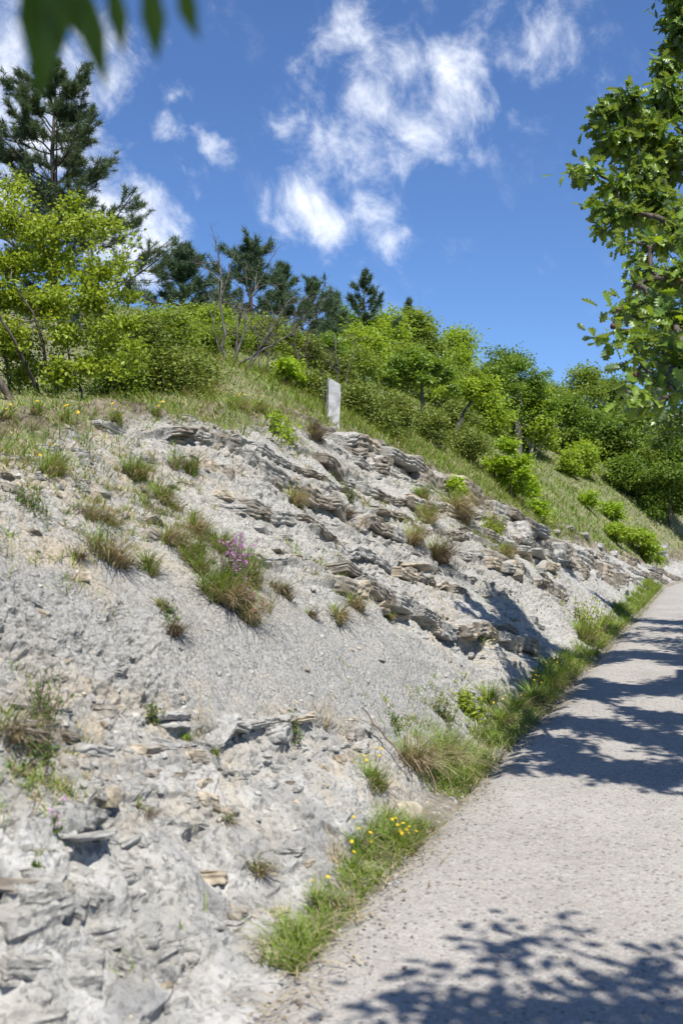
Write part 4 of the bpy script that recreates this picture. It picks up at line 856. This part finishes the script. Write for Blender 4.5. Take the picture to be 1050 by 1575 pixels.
T_(45,1200,76,44,'herb','lower leafy mat beneath the left edge rocks',name='herb_patch',cat='plant')
T_(90,1262,36,24,'herb','short weed with two purple flower heads at lower left',name='purple_flowering_plant',cat='flowering plant',flower=('purple',4,.014))
for i,(x,y) in enumerate([(62,1330),(68,1360),(66,1400),(68,1440),(70,1470)]): T_(x,y,22,26,'moss',ORD[i]+' mossy cushion from the top of the line at lower left',name='moss_cushion',cat='moss',group='moss cushions in the crack')
T_(905,978,36,70,'shrub','tall thin weed on the bank beside the shaded hollow',name='weed',cat='plant')
T_(900,985,44,30,'green','green tuft at the foot of the tall thin weed')
T_(606,1118,34,28,'herb','leafy weed at the left of the verge plants below the shelf',name='weed',cat='plant')
T_(640,1185,84,66,'dry','large fountain of straw and green grass above the verge')
T_(700,1180,70,56,'green','thick green tuft right of the straw grass fountain')
T_(722,1100,54,46,'shrub','leafy green shrublet on the scree beside the verge',name='small_shrub',cat='shrub')
T_(690,1110,40,30,'herb','low herb left of the leafy shrublet',name='herb_plant',cat='plant')
T_(755,1085,40,40,'green','green tuft right of the leafy shrublet')
T_(578,1215,44,48,'green','green tuft with yellow flowers above the smooth pale rock',name='flowering_clump',cat='plant',flower=('yellow',5,.011))
T_(520,1330,40,60,'seed','tall seeding grass stalks above the nearest verge')
T_(745,615,0.1,0.1,'seed','x') if False else None
YG='yellow wildflowers in the verge'
for i,(x,y,w,h,nf) in enumerate(sorted([(600,1300,44,40,6),(560,1320,44,44,4),(625,1305,30,34,5),(540,1345,30,34,2),(800,1100,40,44,5),(825,1085,40,40,6),(850,1060,34,36,5),(775,1120,36,40,3),(500,1400,40,50,2),(865,1050,24,30,3)], key=lambda q: -q[1])):
    T_(x,y,w,h,'green',ORD[i]+' nearest clump of yellow daisies in the grass verge',name='yellow_wildflower',cat='wildflower',group=YG,flower=('yellow',nf,.011))
YC='yellow flowers on the crest'
for i,(x,y) in enumerate(sorted([(10,645),(60,640),(180,648),(360,628),(375,632),(400,634),(100,650),(240,640)])):
    T_(x,y,22,22,'green',ORD[i]+' yellow flowered tuft from the left along the grassy crest',name='yellow_wildflower',cat='wildflower',group=YC,flower=('yellow',4,.016))
T_(318,612,34,36,'green','grass clump with pink flower spikes on the crest',name='pink_wildflower',cat='wildflower',flower=('pink',7,.025))
T_(612,706,26,14,'herb','mauve flowering cushion on the ledge right of the post',name='mauve_cushion',cat='flowering plant',flower=('purple',9,.016))

# dead twig lying against the bank
def dead_twig():
    a, _, _ = hit(545,1100); b, _, _ = hit(622,1192); rg = np.random.default_rng(4); P = wob(a+np.array([.05,-.05,.06]), b+np.array([.05,-.04,.04]), 9, .04, rg); ps = [tube(P-P[0], np.linspace(.004,.007,9), 5)]
    for k in (2, 4, 6): ps.append(tube(wob(P[k]-P[0], P[k]-P[0]+rg.normal(size=3)*.06+np.array([0,0,.06]), 4, .1, rg), np.linspace(.003,.0015,4), 4))
    o = mesh('dead_twig', ps, M['twig'], smooth=True); o.location = tuple(P[0]); tag(o, 'thin dead twig fallen across the scree beside the straw grass', 'twig')
dead_twig()

# ------------------------------------------------------------------ trees and shrubs of the hillside
def tree_px(name, px, top, d, wpx, label, lm, cat='tree', group=None, seed=None, nleaf=7000, z0=.3, nb=9, ls=None, **k):
    loc = at(px, d)
    if 'base' in k: loc = base_at(px, k.pop('base')); d = loc[1]
    h = max(top_h(top, d, loc[2]), .5); w = wpx*d/1531; seed = int(px*3+top) if seed is None else seed; rg_ = np.random.default_rng(seed)
    return broad_tree(name, loc, h, auto_blobs(h, w, rg_, nb, z0), 'far', ls or (.035+.0028*d), nleaf, lm, trunk=k.pop('trunk', .02*h), seed=seed, label=label, cat=cat, group=group, cl=k.pop('cl', .045*w+.05), **k)
# big leafy shrub at left
def left_bush():
    d = 9.6; loc = at(60, d); B = []
    def b(px, py, rp, dd=0.): 
        r = ray(px, py)*(d+dd); B.append((r[0]-loc[0], r[1]-loc[1], r[2]+CAM[2]-loc[2], rp*d/1531, rp*d/1531*1.1, rp*d/1531*.8))
    for q in [(15,330,45),(60,345,45),(120,350,40),(170,345,30,.3),(25,400,50),(85,400,55,.3),(150,405,45),(195,400,24,-.2),(205,365,14,-.1),(20,460,55),(80,460,55),(150,455,50),(195,455,28),(30,520,50),(100,515,50),(165,510,45),(200,495,28,-.2),(210,530,22,-.3),(150,560,40),(40,570,40,.3),(190,565,25,-.3),(100,575,40),(-40,400,60),(-50,500,60),(20,290,35,.3),(105,315,26,.2),(218,545,16,-.4)]: b(*q)
    broad_tree('leafy_shrub', loc, 2.6, B, 'plain', .042, 25000, 'bushleaf', trunk=.03, seed=8, label='large spring green leafy shrub with arching dark stems at left end of crest', cat='shrub', crown_name='foliage', trunk_name='stem', stems=6, tw=16, cl=.065, up=.25, trunk_top=.62, bare=.12)
left_bush()
loc = at(30, 10.2); t = broad_tree('broom_bush', loc, .9, auto_blobs(1.0, 1.6, np.random.default_rng(3), 7, .2), 'far', .03, 3500, 'herb', trunk=.02, seed=5, label='low broom bush with yellow blossom below the large leafy shrub', cat='shrub', crown_name='foliage', trunk_name='stem', stems=5, cl=.09)
rgb = np.random.default_rng(6); mesh('blossom', [leaves('far', rgb.normal(size=(420, 3))*np.array([.45, .25, .22])+np.array([0, -.25, .75]), .022, rgb, .3)], M['yellow'], t)

loc = at(78, 17.5); pine(loc, top_h(108, 17.5, loc[2]), 3.2, 11, nb=58, tuft=.125, per=38, blade=.011, z0=.12, lm='pine', label='tall open crowned pine behind the large leafy shrub at left', tw=7, trunk=.10, tl=1.25)
for px, top, d, wp, sd, lab in [(278,388,27,95,21,'slender feathery pine between the leafy shrub and the dead tree'),(385,372,30,125,22,'broad dark pine directly behind the dead tree'),(432,405,32,60,23,'narrow pine at the right shoulder of the broad dark pine'),(482,425,36,62,24,'thin pine with open top right of the dead tree'),(515,450,40,40,26,'short pine squeezed between the thin pine and the ridge pine'),(560,420,42,80,25,'dark ridge pine behind the bright green trees'),(628,462,50,36,27,'small dark pine tip above the bright green crown on the ridge'),(345,430,33,50,28,'half hidden pine left of the broad dark pine')]:
    loc = at(px, d); pine(loc, top_h(top, d, loc[2]), wp*d/1531*1.4, sd, nb=30 if wp < 90 else 42, tuft=.15+.002*d, per=13, blade=.010+.0005*d, z0=.06, lm='pine_far', label=lab, tw=4, trunk=.10, group='pines along the ridge', tl=1.35, pw=.8, gap=.15)

# dead tree
def dead_branches(wood, a, d, L_, r, depth, rg, kink=.16, tips=None):
    n = 7; P = [np.array(a, float)]; dd = norm(np.array(d, float))
    for i in range(n-1): dd = norm(dd+rg.normal(size=3)*kink); P.append(P[-1]+dd*L_/(n-1))
    P = np.array(P); wood.append(tube(P, np.linspace(r, r*.45, n), 6 if r > .01 else 4))
    if depth > 0:
        for k in range(rg.integers(2, 5)):
            q = rg.integers(2, n); nd_ = norm(norm(P[q]-P[q-1])+rg.normal(size=3)*.75+np.array([0, 0, .12])); dead_branches(wood, P[q], nd_, L_*rg.uniform(.35, .65), r*.5, depth-1, rg, kink, tips)
def dead_tree(name, px, d, stems, label, m='bark_dead', seed=1, group=None, base=None):
    loc = at(px, d) if base is None else base_at(px, base, d); d = loc[1]; rg = np.random.default_rng(seed); t = empty(name, loc, label, 'dead tree', group); tr = []; br = []
    for (x0, x1, y1, r, dep) in stems:  # foot px, tip px, tip py
        e = ray(x1, y1)*d+CAM; a = np.array([(x0-525)/1531*d, d, loc[2]-.1])-loc; b = e-loc; P = wob(a, b, 10, .045, rg); L_ = np.linalg.norm(b-a); tr.append(tube(P, np.linspace(r*.75, r*.22, 10), 7))
        for k in range(dep):
            q = rg.integers(4, 10); dead_branches(br, P[q], norm(P[q]-P[q-1])+rg.normal(size=3)*.8*np.array([1, 1, .6]), L_*rg.uniform(.15, .4), r*.25, 2, rg)
    mesh('trunk', tr, M[m], t, smooth=True); mesh('branches', br, M[m], t, smooth=True); return t
dead_tree('dead_tree', 360, 17.5, [(352,335,385,.045,7),(352,400,430,.04,9),(362,375,450,.04,8),(350,482,492,.035,6),(375,440,470,.03,7),(345,322,470,.02,5),(380,430,500,.03,5)], 'bare many stemmed dead tree in front of the dark pines', 'bark_dead', 3)
dead_tree('dead_tree', 458, 19.5, [(458,452,480,.045,5),(470,475,500,.03,3),(452,470,540,.02,3)], 'thin leafless trunk just right of the many stemmed dead tree', 'bark', 5)
dead_tree('dead_tree', 408, 18.5, [(408,412,500,.03,5),(400,395,520,.025,4)], 'slim dark dead stems between the two larger dead trees', 'bark', 6)
dead_tree('dead_tree', 522, 21, [(522,515,515,.03,6),(528,545,530,.02,4)], 'short grey dead bush right behind the concrete post', 'bark_dead', 7)
dead_tree('dead_tree', 497, 17, [(497,495,560,.018,1)], 'black bare stake like stem left of the concrete post', 'bark', 9)
dead_tree('snag', 822, 50, [(818,820,655,.09,2),(820,848,660,.05,2),(820,808,660,.03,1)], 'silvery forked snag standing in front of the green wood', 'bark_pale', 8, base=702)
tree_px('young_oak', 440, 548, 18.5, 62, 'small lime leafed sapling under the dead tree', 'lime', seed=3, nleaf=1100, nb=6, z0=.35, ls=.075, trunk=.02)
tree_px('shrub', 500, 505, 25, 90, 'soft green shrub behind the post and dead stems', 'oakyoung', cat='shrub', nleaf=4500, z0=.1, ls=.08)
# hazy green scrub behind the crest
for px, top, d, wp, lm, lab in [(215,485,12.5,80,'scrub','fine twigged olive shrub right of the large leafy shrub'),(262,470,16,90,'wood2','dense green shrub below the slender feathery pine'),(245,540,12.5,75,'scrub','low olive bush on the crest left of the dead tree'),(305,500,18,80,'wood2','green bush left of the dead tree foot'),(330,470,24,70,'wood1','light green sapling seen through the dead tree'),(390,520,22,90,'scrub','olive scrub behind the dead tree foot'),(440,500,24,90,'wood2','green shrub behind the thin leafless trunk'),(300,545,14,60,'scrub','grey green bush in grass left of the pink flowers'),(555,530,26,80,'wood2','green shrub right of the post at mid distance'),(545,590,20,70,'scrub','low olive shrub immediately right of the post'),(600,600,22,80,'scrub','rounded olive bush between post and forked trunk oak'),(660,628,-680,70,'scrub','brownish olive bush below the forked trunk oak'),(715,655,-705,80,'scrub','dull brown green bush on the open slope'),(590,640,20,60,'scrub','low heathy bush above the broken ledge'),(700,610,-668,70,'scrub','olive bush in front of the leaning dark oak'),(180,540,12,60,'wood2','dark green bush in the shade of the large shrub'),(350,505,21,80,'wood2','green bush filling the gap behind the dead tree stems'),(415,485,27,90,'scrub','olive bush behind the fork of the dead tree'),(470,520,24,70,'scrub','brownish bush between thin leafless trunk and lime sapling'),(375,480,28,90,'wood1','fresh green bush at the foot of the broad dark pine'),(240,505,20,80,'wood1','fresh green bush at the foot of the slender feathery pine'),(520,545,24,60,'scrub','grey olive bush touching the back of the post'),(300,470,26,80,'wood2','tall green bush between slender pine and dead tree'),(280,560,13,50,'scrub','small fine twigged bush on the crest among long grass'),(485,575,19,50,'scrub','small olive bush just left of the post')]:
    kk = {}
    if d < 0: kk = dict(base=-d); d = base_at(px, -d)[1]
    tree_px('shrub', px, top, d, wp, lab, lm, cat='shrub', nleaf=5000, z0=.05, nb=14, ls=.028+.0016*d, cl=.15, **kk, crown_name='foliage', trunk_name='stem', stems=4, bare=.12)
# broadleaf trees up the slope
TR = [(590,470,40,110,'wood1','bright green rounded tree on the ridge right of the ridge pine',10000),(640,475,44,90,'wood2','mid green tree crowning the ridge beside the bright rounded tree',9000),(700,495,46,95,'wood1','domed bright tree at the right shoulder of the ridge',10000),(560,500,34,90,'wood1','light green tree low behind the post',7000),(672,560,38,90,'wood2','mid green tree behind the forked trunk oak',7000),(735,560,42,80,'wood2','green tree filling the gap right of the domed tree',7000),(780,545,48,110,'wood3','deep green tree top behind the spreading pale oak',9000),
 (850,590,50,90,'wood2','feathery green tree right of the spreading pale oak',8000),(900,575,56,80,'wood2','upright wispy tree on the skyline',7000),(945,585,58,80,'wood3','second wispy tree on the skyline nearer the hanging oak',7000),(990,600,58,90,'wood3','dark tree behind the hanging oak leaves',8000),(870,620,42,100,'wood3','dense dark tree at the edge of the grassy slope',9000),(920,640,44,100,'wood3','dark green tree above the roadside bushes',9000),(975,650,44,110,'wood3','large shaded tree at the bend of the lane',10000),(1035,640,44,120,'wood3','dark tree closing the lane at the right edge',10000),(1080,560,50,150,'wood3','tall tree beyond the right edge of the bend',8000),
 (820,600,38,90,'wood1','bright tree behind the silvery snag',7000),(1020,720,40,90,'wood2','low leafy tree beside the lane at the bend',8000),(960,720,40,80,'wood3','shadowed undergrowth tree where the slope meets the wood',6500),(750,600,36,80,'wood1','young green tree left of the spreading pale oak',5000),(620,530,38,80,'wood2','dull green tree between ridge and forked trunk oak',6000),(1000,690,42,80,'wood2','mid green tree above the bend of the lane',7000),(895,680,38,50,'wood1','thin young tree at the top of the grassy slope',2500),(530,470,46,70,'wood3','dark broadleaf tree between the ridge pines',5000)]
for i, (px, top, d, wp, lm, lab, nl) in enumerate(TR):
    top -= (0, 14, 4, 20, 8)[i % 5] if px > 570 else 0
    d += 13 if px >= 820 and px < 1030 and top >= 585 else (8 if px > 640 else 3)
    tree_px('broadleaf_tree', px, top, d, wp, lab, lm, nleaf=int(nl*1.25), z0=.12 if i > 6 else .25, nb=20, ls=.04+.0021*d, tw=9, cl=.20+.003*d, bare=.15, bark='bark_dead', group='trees of the green wood')
def oak_px(px, base_d, base, blobs, label, lm='oakyoung', nleaf=5000, trunk=.09, ls=.11, seed=5, ttop=.6, lean=(0, 0)):
    loc = base_at(px, base, base_d); d = loc[1]; k_ = d/28; trunk *= k_; ls *= k_**.5; B = []
    for (bx, by, rp, dd) in blobs:
        r = ray(bx, by)*(d+dd); B.append((r[0]-loc[0], r[1]-loc[1], r[2]+CAM[2]-loc[2], rp*d/1531, rp*d/1531, rp*d/1531*.7))
    h = max(b[2]+b[5] for b in B); return broad_tree('oak_tree', loc, h, B, 'plain', ls, nleaf, lm, trunk=trunk, seed=seed, label=label, tw=12, cl=.12*k_, up=.6, trunk_top=ttop, bark='bark_dead', group='small oaks on the slope', lean=lean)
oak_px(648, 42, 655, [(610,560,28,0),(640,548,26,.2),(668,562,26,0),(690,580,20,.3),(592,575,20,-.3),(628,578,22,.3),(655,585,20,-.3),(705,600,14,0),(600,595,12,0)], 'pale leafed oak with a bare leaning trunk in the middle of the slope', seed=5, ttop=.62)
oak_px(795, 50, 690, [(760,575,28,0),(790,562,30,.3),(825,580,28,0),(745,600,24,0),(780,600,30,-.3),(815,610,30,.3),(845,620,26,0),(765,625,22,0),(800,640,26,0),(840,650,22,0),(735,625,16,0)], 'wide spreading pale green oak above the silvery snag', seed=6, nleaf=8000, trunk=.12, ttop=.7)
oak_px(690, 46, 670, [(715,590,20,0),(735,605,22,0),(690,600,18,.3),(755,590,16,0)], 'crooked dark limbed oak between the two pale oaks', seed=7, nleaf=2600, ttop=.5, lean=(.6, 0), lm='wood1')
for px, top, base, wp, lab, nl in [(785,670,765,84,'bright lime bushy sapling alone on the grassy slope',1900),(792,712,770,62,'lower leaning lime branch clump below the bright sapling',900),(905,752,785,42,'small yellow green bush high on the grassy slope',700),(980,808,850,80,'lush green roadside bush near the bend',2400),(948,800,838,46,'smaller green bush left of the lush roadside bush',1300),(1000,832,872,48,'low trailing green bush on the far outcrop',1200),(830,765,800,50,'small faint sapling in the grassy slope',500),(700,742,772,36,'little lime shrublet behind the blunt end block',400),(815,735,768,40,'yellowish shrublet right of the bright sapling',450),(880,690,735,55,'feathery young tree standing alone at the wood edge',1500),(760,700,735,50,'low dull bush left of the bright sapling',900),(940,770,800,50,'low green bush where the slope meets the wood',900)]:
    D_ = base_at(px, base)[1]; tree_px('sapling', px, top, 0, wp, lab, 'lime' if nl < 1000 or px < 800 else 'wood1', cat='sapling', nleaf=nl, z0=.12, nb=8, ls=.045+.0022*D_, cl=.003*D_, base=base)

# ------------------------------------------------------------------ oak at the right of the lane, branches reaching into view
def right_oak():
    loc = np.array([6.6, 9.5, -.08]); B = []; rg = np.random.default_rng(44)
    def b(px, py, rp, d, fl=.75): r = ray(px, py)*d; B.append((r[0]-loc[0], r[1]-loc[1], r[2]+CAM[2]-loc[2], rp*d/1531, rp*d/1531*1.2, rp*d/1531*fl, 4.2))
    for q in [(930,170,26,9.5),(965,160,28,9.5),(915,200,14,9.5),(905,258,20,9.3),(885,272,10,9.3),(945,215,30,9.6),(985,200,36,9.8),(940,280,26,9.4),(975,260,36,9.7),(925,315,20,9.2),(955,330,26,9.3),(930,355,16,9.2),(990,320,40,9.6),(1025,250,50,9.8),(1020,150,45,10.),(1040,60,36,10),(1015,100,22,10),(1045,350,40,9),(1000,380,24,8.6),(965,372,14,8.8),
              (970,405,12,8.8),(1000,420,22,8.5),(1035,430,34,8.),(975,440,16,8.),(960,470,22,7.6),(1000,470,34,7.5),(1040,490,40,7.2),(942,480,12,7.4),(918,525,14,7.0),(935,515,10,7.0),(975,510,22,7.0),(1010,530,32,6.8),(1045,560,34,6.7),(985,560,20,6.6),(970,580,12,6.6),(1015,590,24,6.5),(985,615,20,6.2),(1005,625,16,6.2),(960,600,10,6.3),(1045,605,18,6.3)]: b(*q)
    for q in [(1060,-20,60,10),(1045,20,36,10),(1085,-90,70,10),(1100,60,70,10),(1090,200,60,9.8)]: b(*q)
    kx, ky = SUN_DIR/math.tan(R(SUN_EL))
    for (px, py, z, rr_) in [(790,1185,5,.22),(840,1150,5,.35),(850,1185,5,.28),(900,1175,5.2,.4),(950,1190,5,.35),(1000,1200,5,.3),(1040,1190,5.2,.4),(870,1110,5.6,.4),(920,1120,5.4,.5),(980,1130,5.4,.5),(1040,1110,5.6,.5),(890,1070,6,.5),(940,1060,6,.6),(1000,1060,6,.6),(1050,1060,6,.6),(880,1045,6.2,.45),(905,1015,6.4,.6),(960,1005,6.4,.7),(1020,1010,6.4,.7),(1080,1150,5.5,.6),(1080,1020,6,.7)]:
        g = ray(px, py); d = -CAM[2]/g[2]; B.append((g[0]*d+kx*z-loc[0], d+ky*z-loc[1], z-loc[2], rr_, rr_, rr_*.5, 3.))
    # the rest of the crown, outside the picture, which shades the lane
    for i in range(26):
        y_ = rg.uniform(6.0, 14.5); x_ = rg.uniform(.42*y_+1.8, .42*y_+5.5); z_ = rg.uniform(3.4, 7.6); r = rg.uniform(.5, .9); B.append((x_-loc[0], y_-loc[1], z_, r, r, r*.5))
    t = broad_tree('oak_tree', loc, 9.5, B, 'oak', .105, 52000, 'oak', trunk=.22, seed=45, label='large dark green oak whose lobed leaves hang in from the right edge', tw=15, cl=.062, up=.42, trunk_top=.75, droop=.7)
    ps = []
    for (px, py, d) in [(988,480,7.5),(942,502,7.0),(977,577,6.5),(980,162,9.4),(1048,433,7.6)]:
        v, f = rock_mesh(3, .034, .034, .034, cuts=0, sharp=.1, res=7, layers=0); c = ray(px, py)*d+CAM-loc; ps.append(v+c)
        o = mesh('oak_gall', [(v+c, f)], M['gall'], t)
right_oak()
# second roadside tree further on, outside the picture, shading the lane and the hollow
loc = np.array([9.2, 17.0, -.2]); rgt = np.random.default_rng(9)
B = [(rgt.uniform(-3.2, 3), rgt.uniform(-4, 3.4), rgt.uniform(3.6, 8.2), .8, .8, .45) for _ in range(44)]
broad_tree('oak_tree', loc, 9, B, 'far', .13, 24000, 'oak', trunk=.2, seed=46, label='roadside oak beyond the right edge, casting the far shade on the lane', tw=22, cl=.22, up=.5, trunk_top=.75)

# ------------------------------------------------------------------ tree over the camera: drooping leaves at top left, shadow at the bottom
def near_tree():
    loc = np.array([3.6, -1.2, -.1]); B = []; rg = np.random.default_rng(50)
    kx, ky = SUN_DIR/math.tan(R(SUN_EL))
    def sh(px, py, z, r):   # a mass that shades the road point under (px, py)
        g = ray(px, py); d = -CAM[2]/g[2]; B.append((g[0]*d+kx*z-loc[0], d+ky*z-loc[1], z-loc[2], r, r, r*.5))
    for q in [(740,1440,4.4,.13),(770,1475,4.4,.16),(820,1450,4.6,.14),(850,1420,4.6,.10),(680,1500,4.2,.14),(640,1540,4.2,.2),(700,1560,4.2,.2),(780,1540,4.4,.22),(860,1545,4.4,.2),(560,1562,4.2,.12),(940,1530,4.6,.2),(985,1490,4.6,.15),(1030,1470,4.6,.14),(1000,1560,4.6,.22),(900,1580,4.5,.22),(1060,1520,4.7,.2),(1040,1560,4.5,.2),(520,1575,4.2,.08),(740,1590,4.2,.25),(1000,1600,4.3,.25),(850,1610,4.2,.25)]: sh(*q)
    for (x_, y_, z_) in [(.25,-.35,4.0),(-.15,-.4,4.1),(.05,-.6,4.6),(-.4,-.3,3.9)]: B.append((x_-loc[0], y_-loc[1], z_-loc[2], .45, .4, .2, 3.))
    for i in range(16): B.append((rg.uniform(-2.6, 2.2), rg.uniform(-2.5, 1.0), rg.uniform(3.6, 6.6), .55, .55, .3))
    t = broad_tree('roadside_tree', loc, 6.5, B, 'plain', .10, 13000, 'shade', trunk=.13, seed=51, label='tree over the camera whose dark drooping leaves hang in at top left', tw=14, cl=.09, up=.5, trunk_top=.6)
    d = .82; tp = ray(150, -90)*d+CAM-loc; root = np.array([-1.2, .4, 4.2]); P = wob(root, tp, 10, .03, rg, .06); tw_ = [tube(P, np.linspace(.012, .003, 10), 6)]; vs = []; tv, tf = TPL['plain']
    for (x0, y0, x1, y1, wd_) in [(62,-30,62,122,.36),(90,-30,92,50,.5),(45,-40,48,60,.3),(125,-30,163,98,.28),(168,-40,190,50,.30),(228,-40,242,58,.34),(280,-40,304,26,.44),(100,-60,120,20,.5)]:
        a = ray(x0, y0)*d+CAM-loc; b = ray(x1, y1+36)*d*1.02+CAM-loc; L_ = np.linalg.norm(b-a); D = (b-a)/L_; Z = norm(np.array([.25+rg.normal()*.3, -.8, .5])); Z = norm(Z-D*(Z@D)); X = np.cross(D, Z)
        v = tv*np.array([wd_*1.55, 1/1.05, 1]); vs.append(place(v, tf, a[None], X[None], D[None], Z[None], [L_])); tw_.append(tube(wob(P[-1 if y0 > -50 else -2], a, 5, .05, rg), [.0025]*5, 5))
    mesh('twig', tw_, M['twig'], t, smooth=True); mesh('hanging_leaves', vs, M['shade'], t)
near_tree()
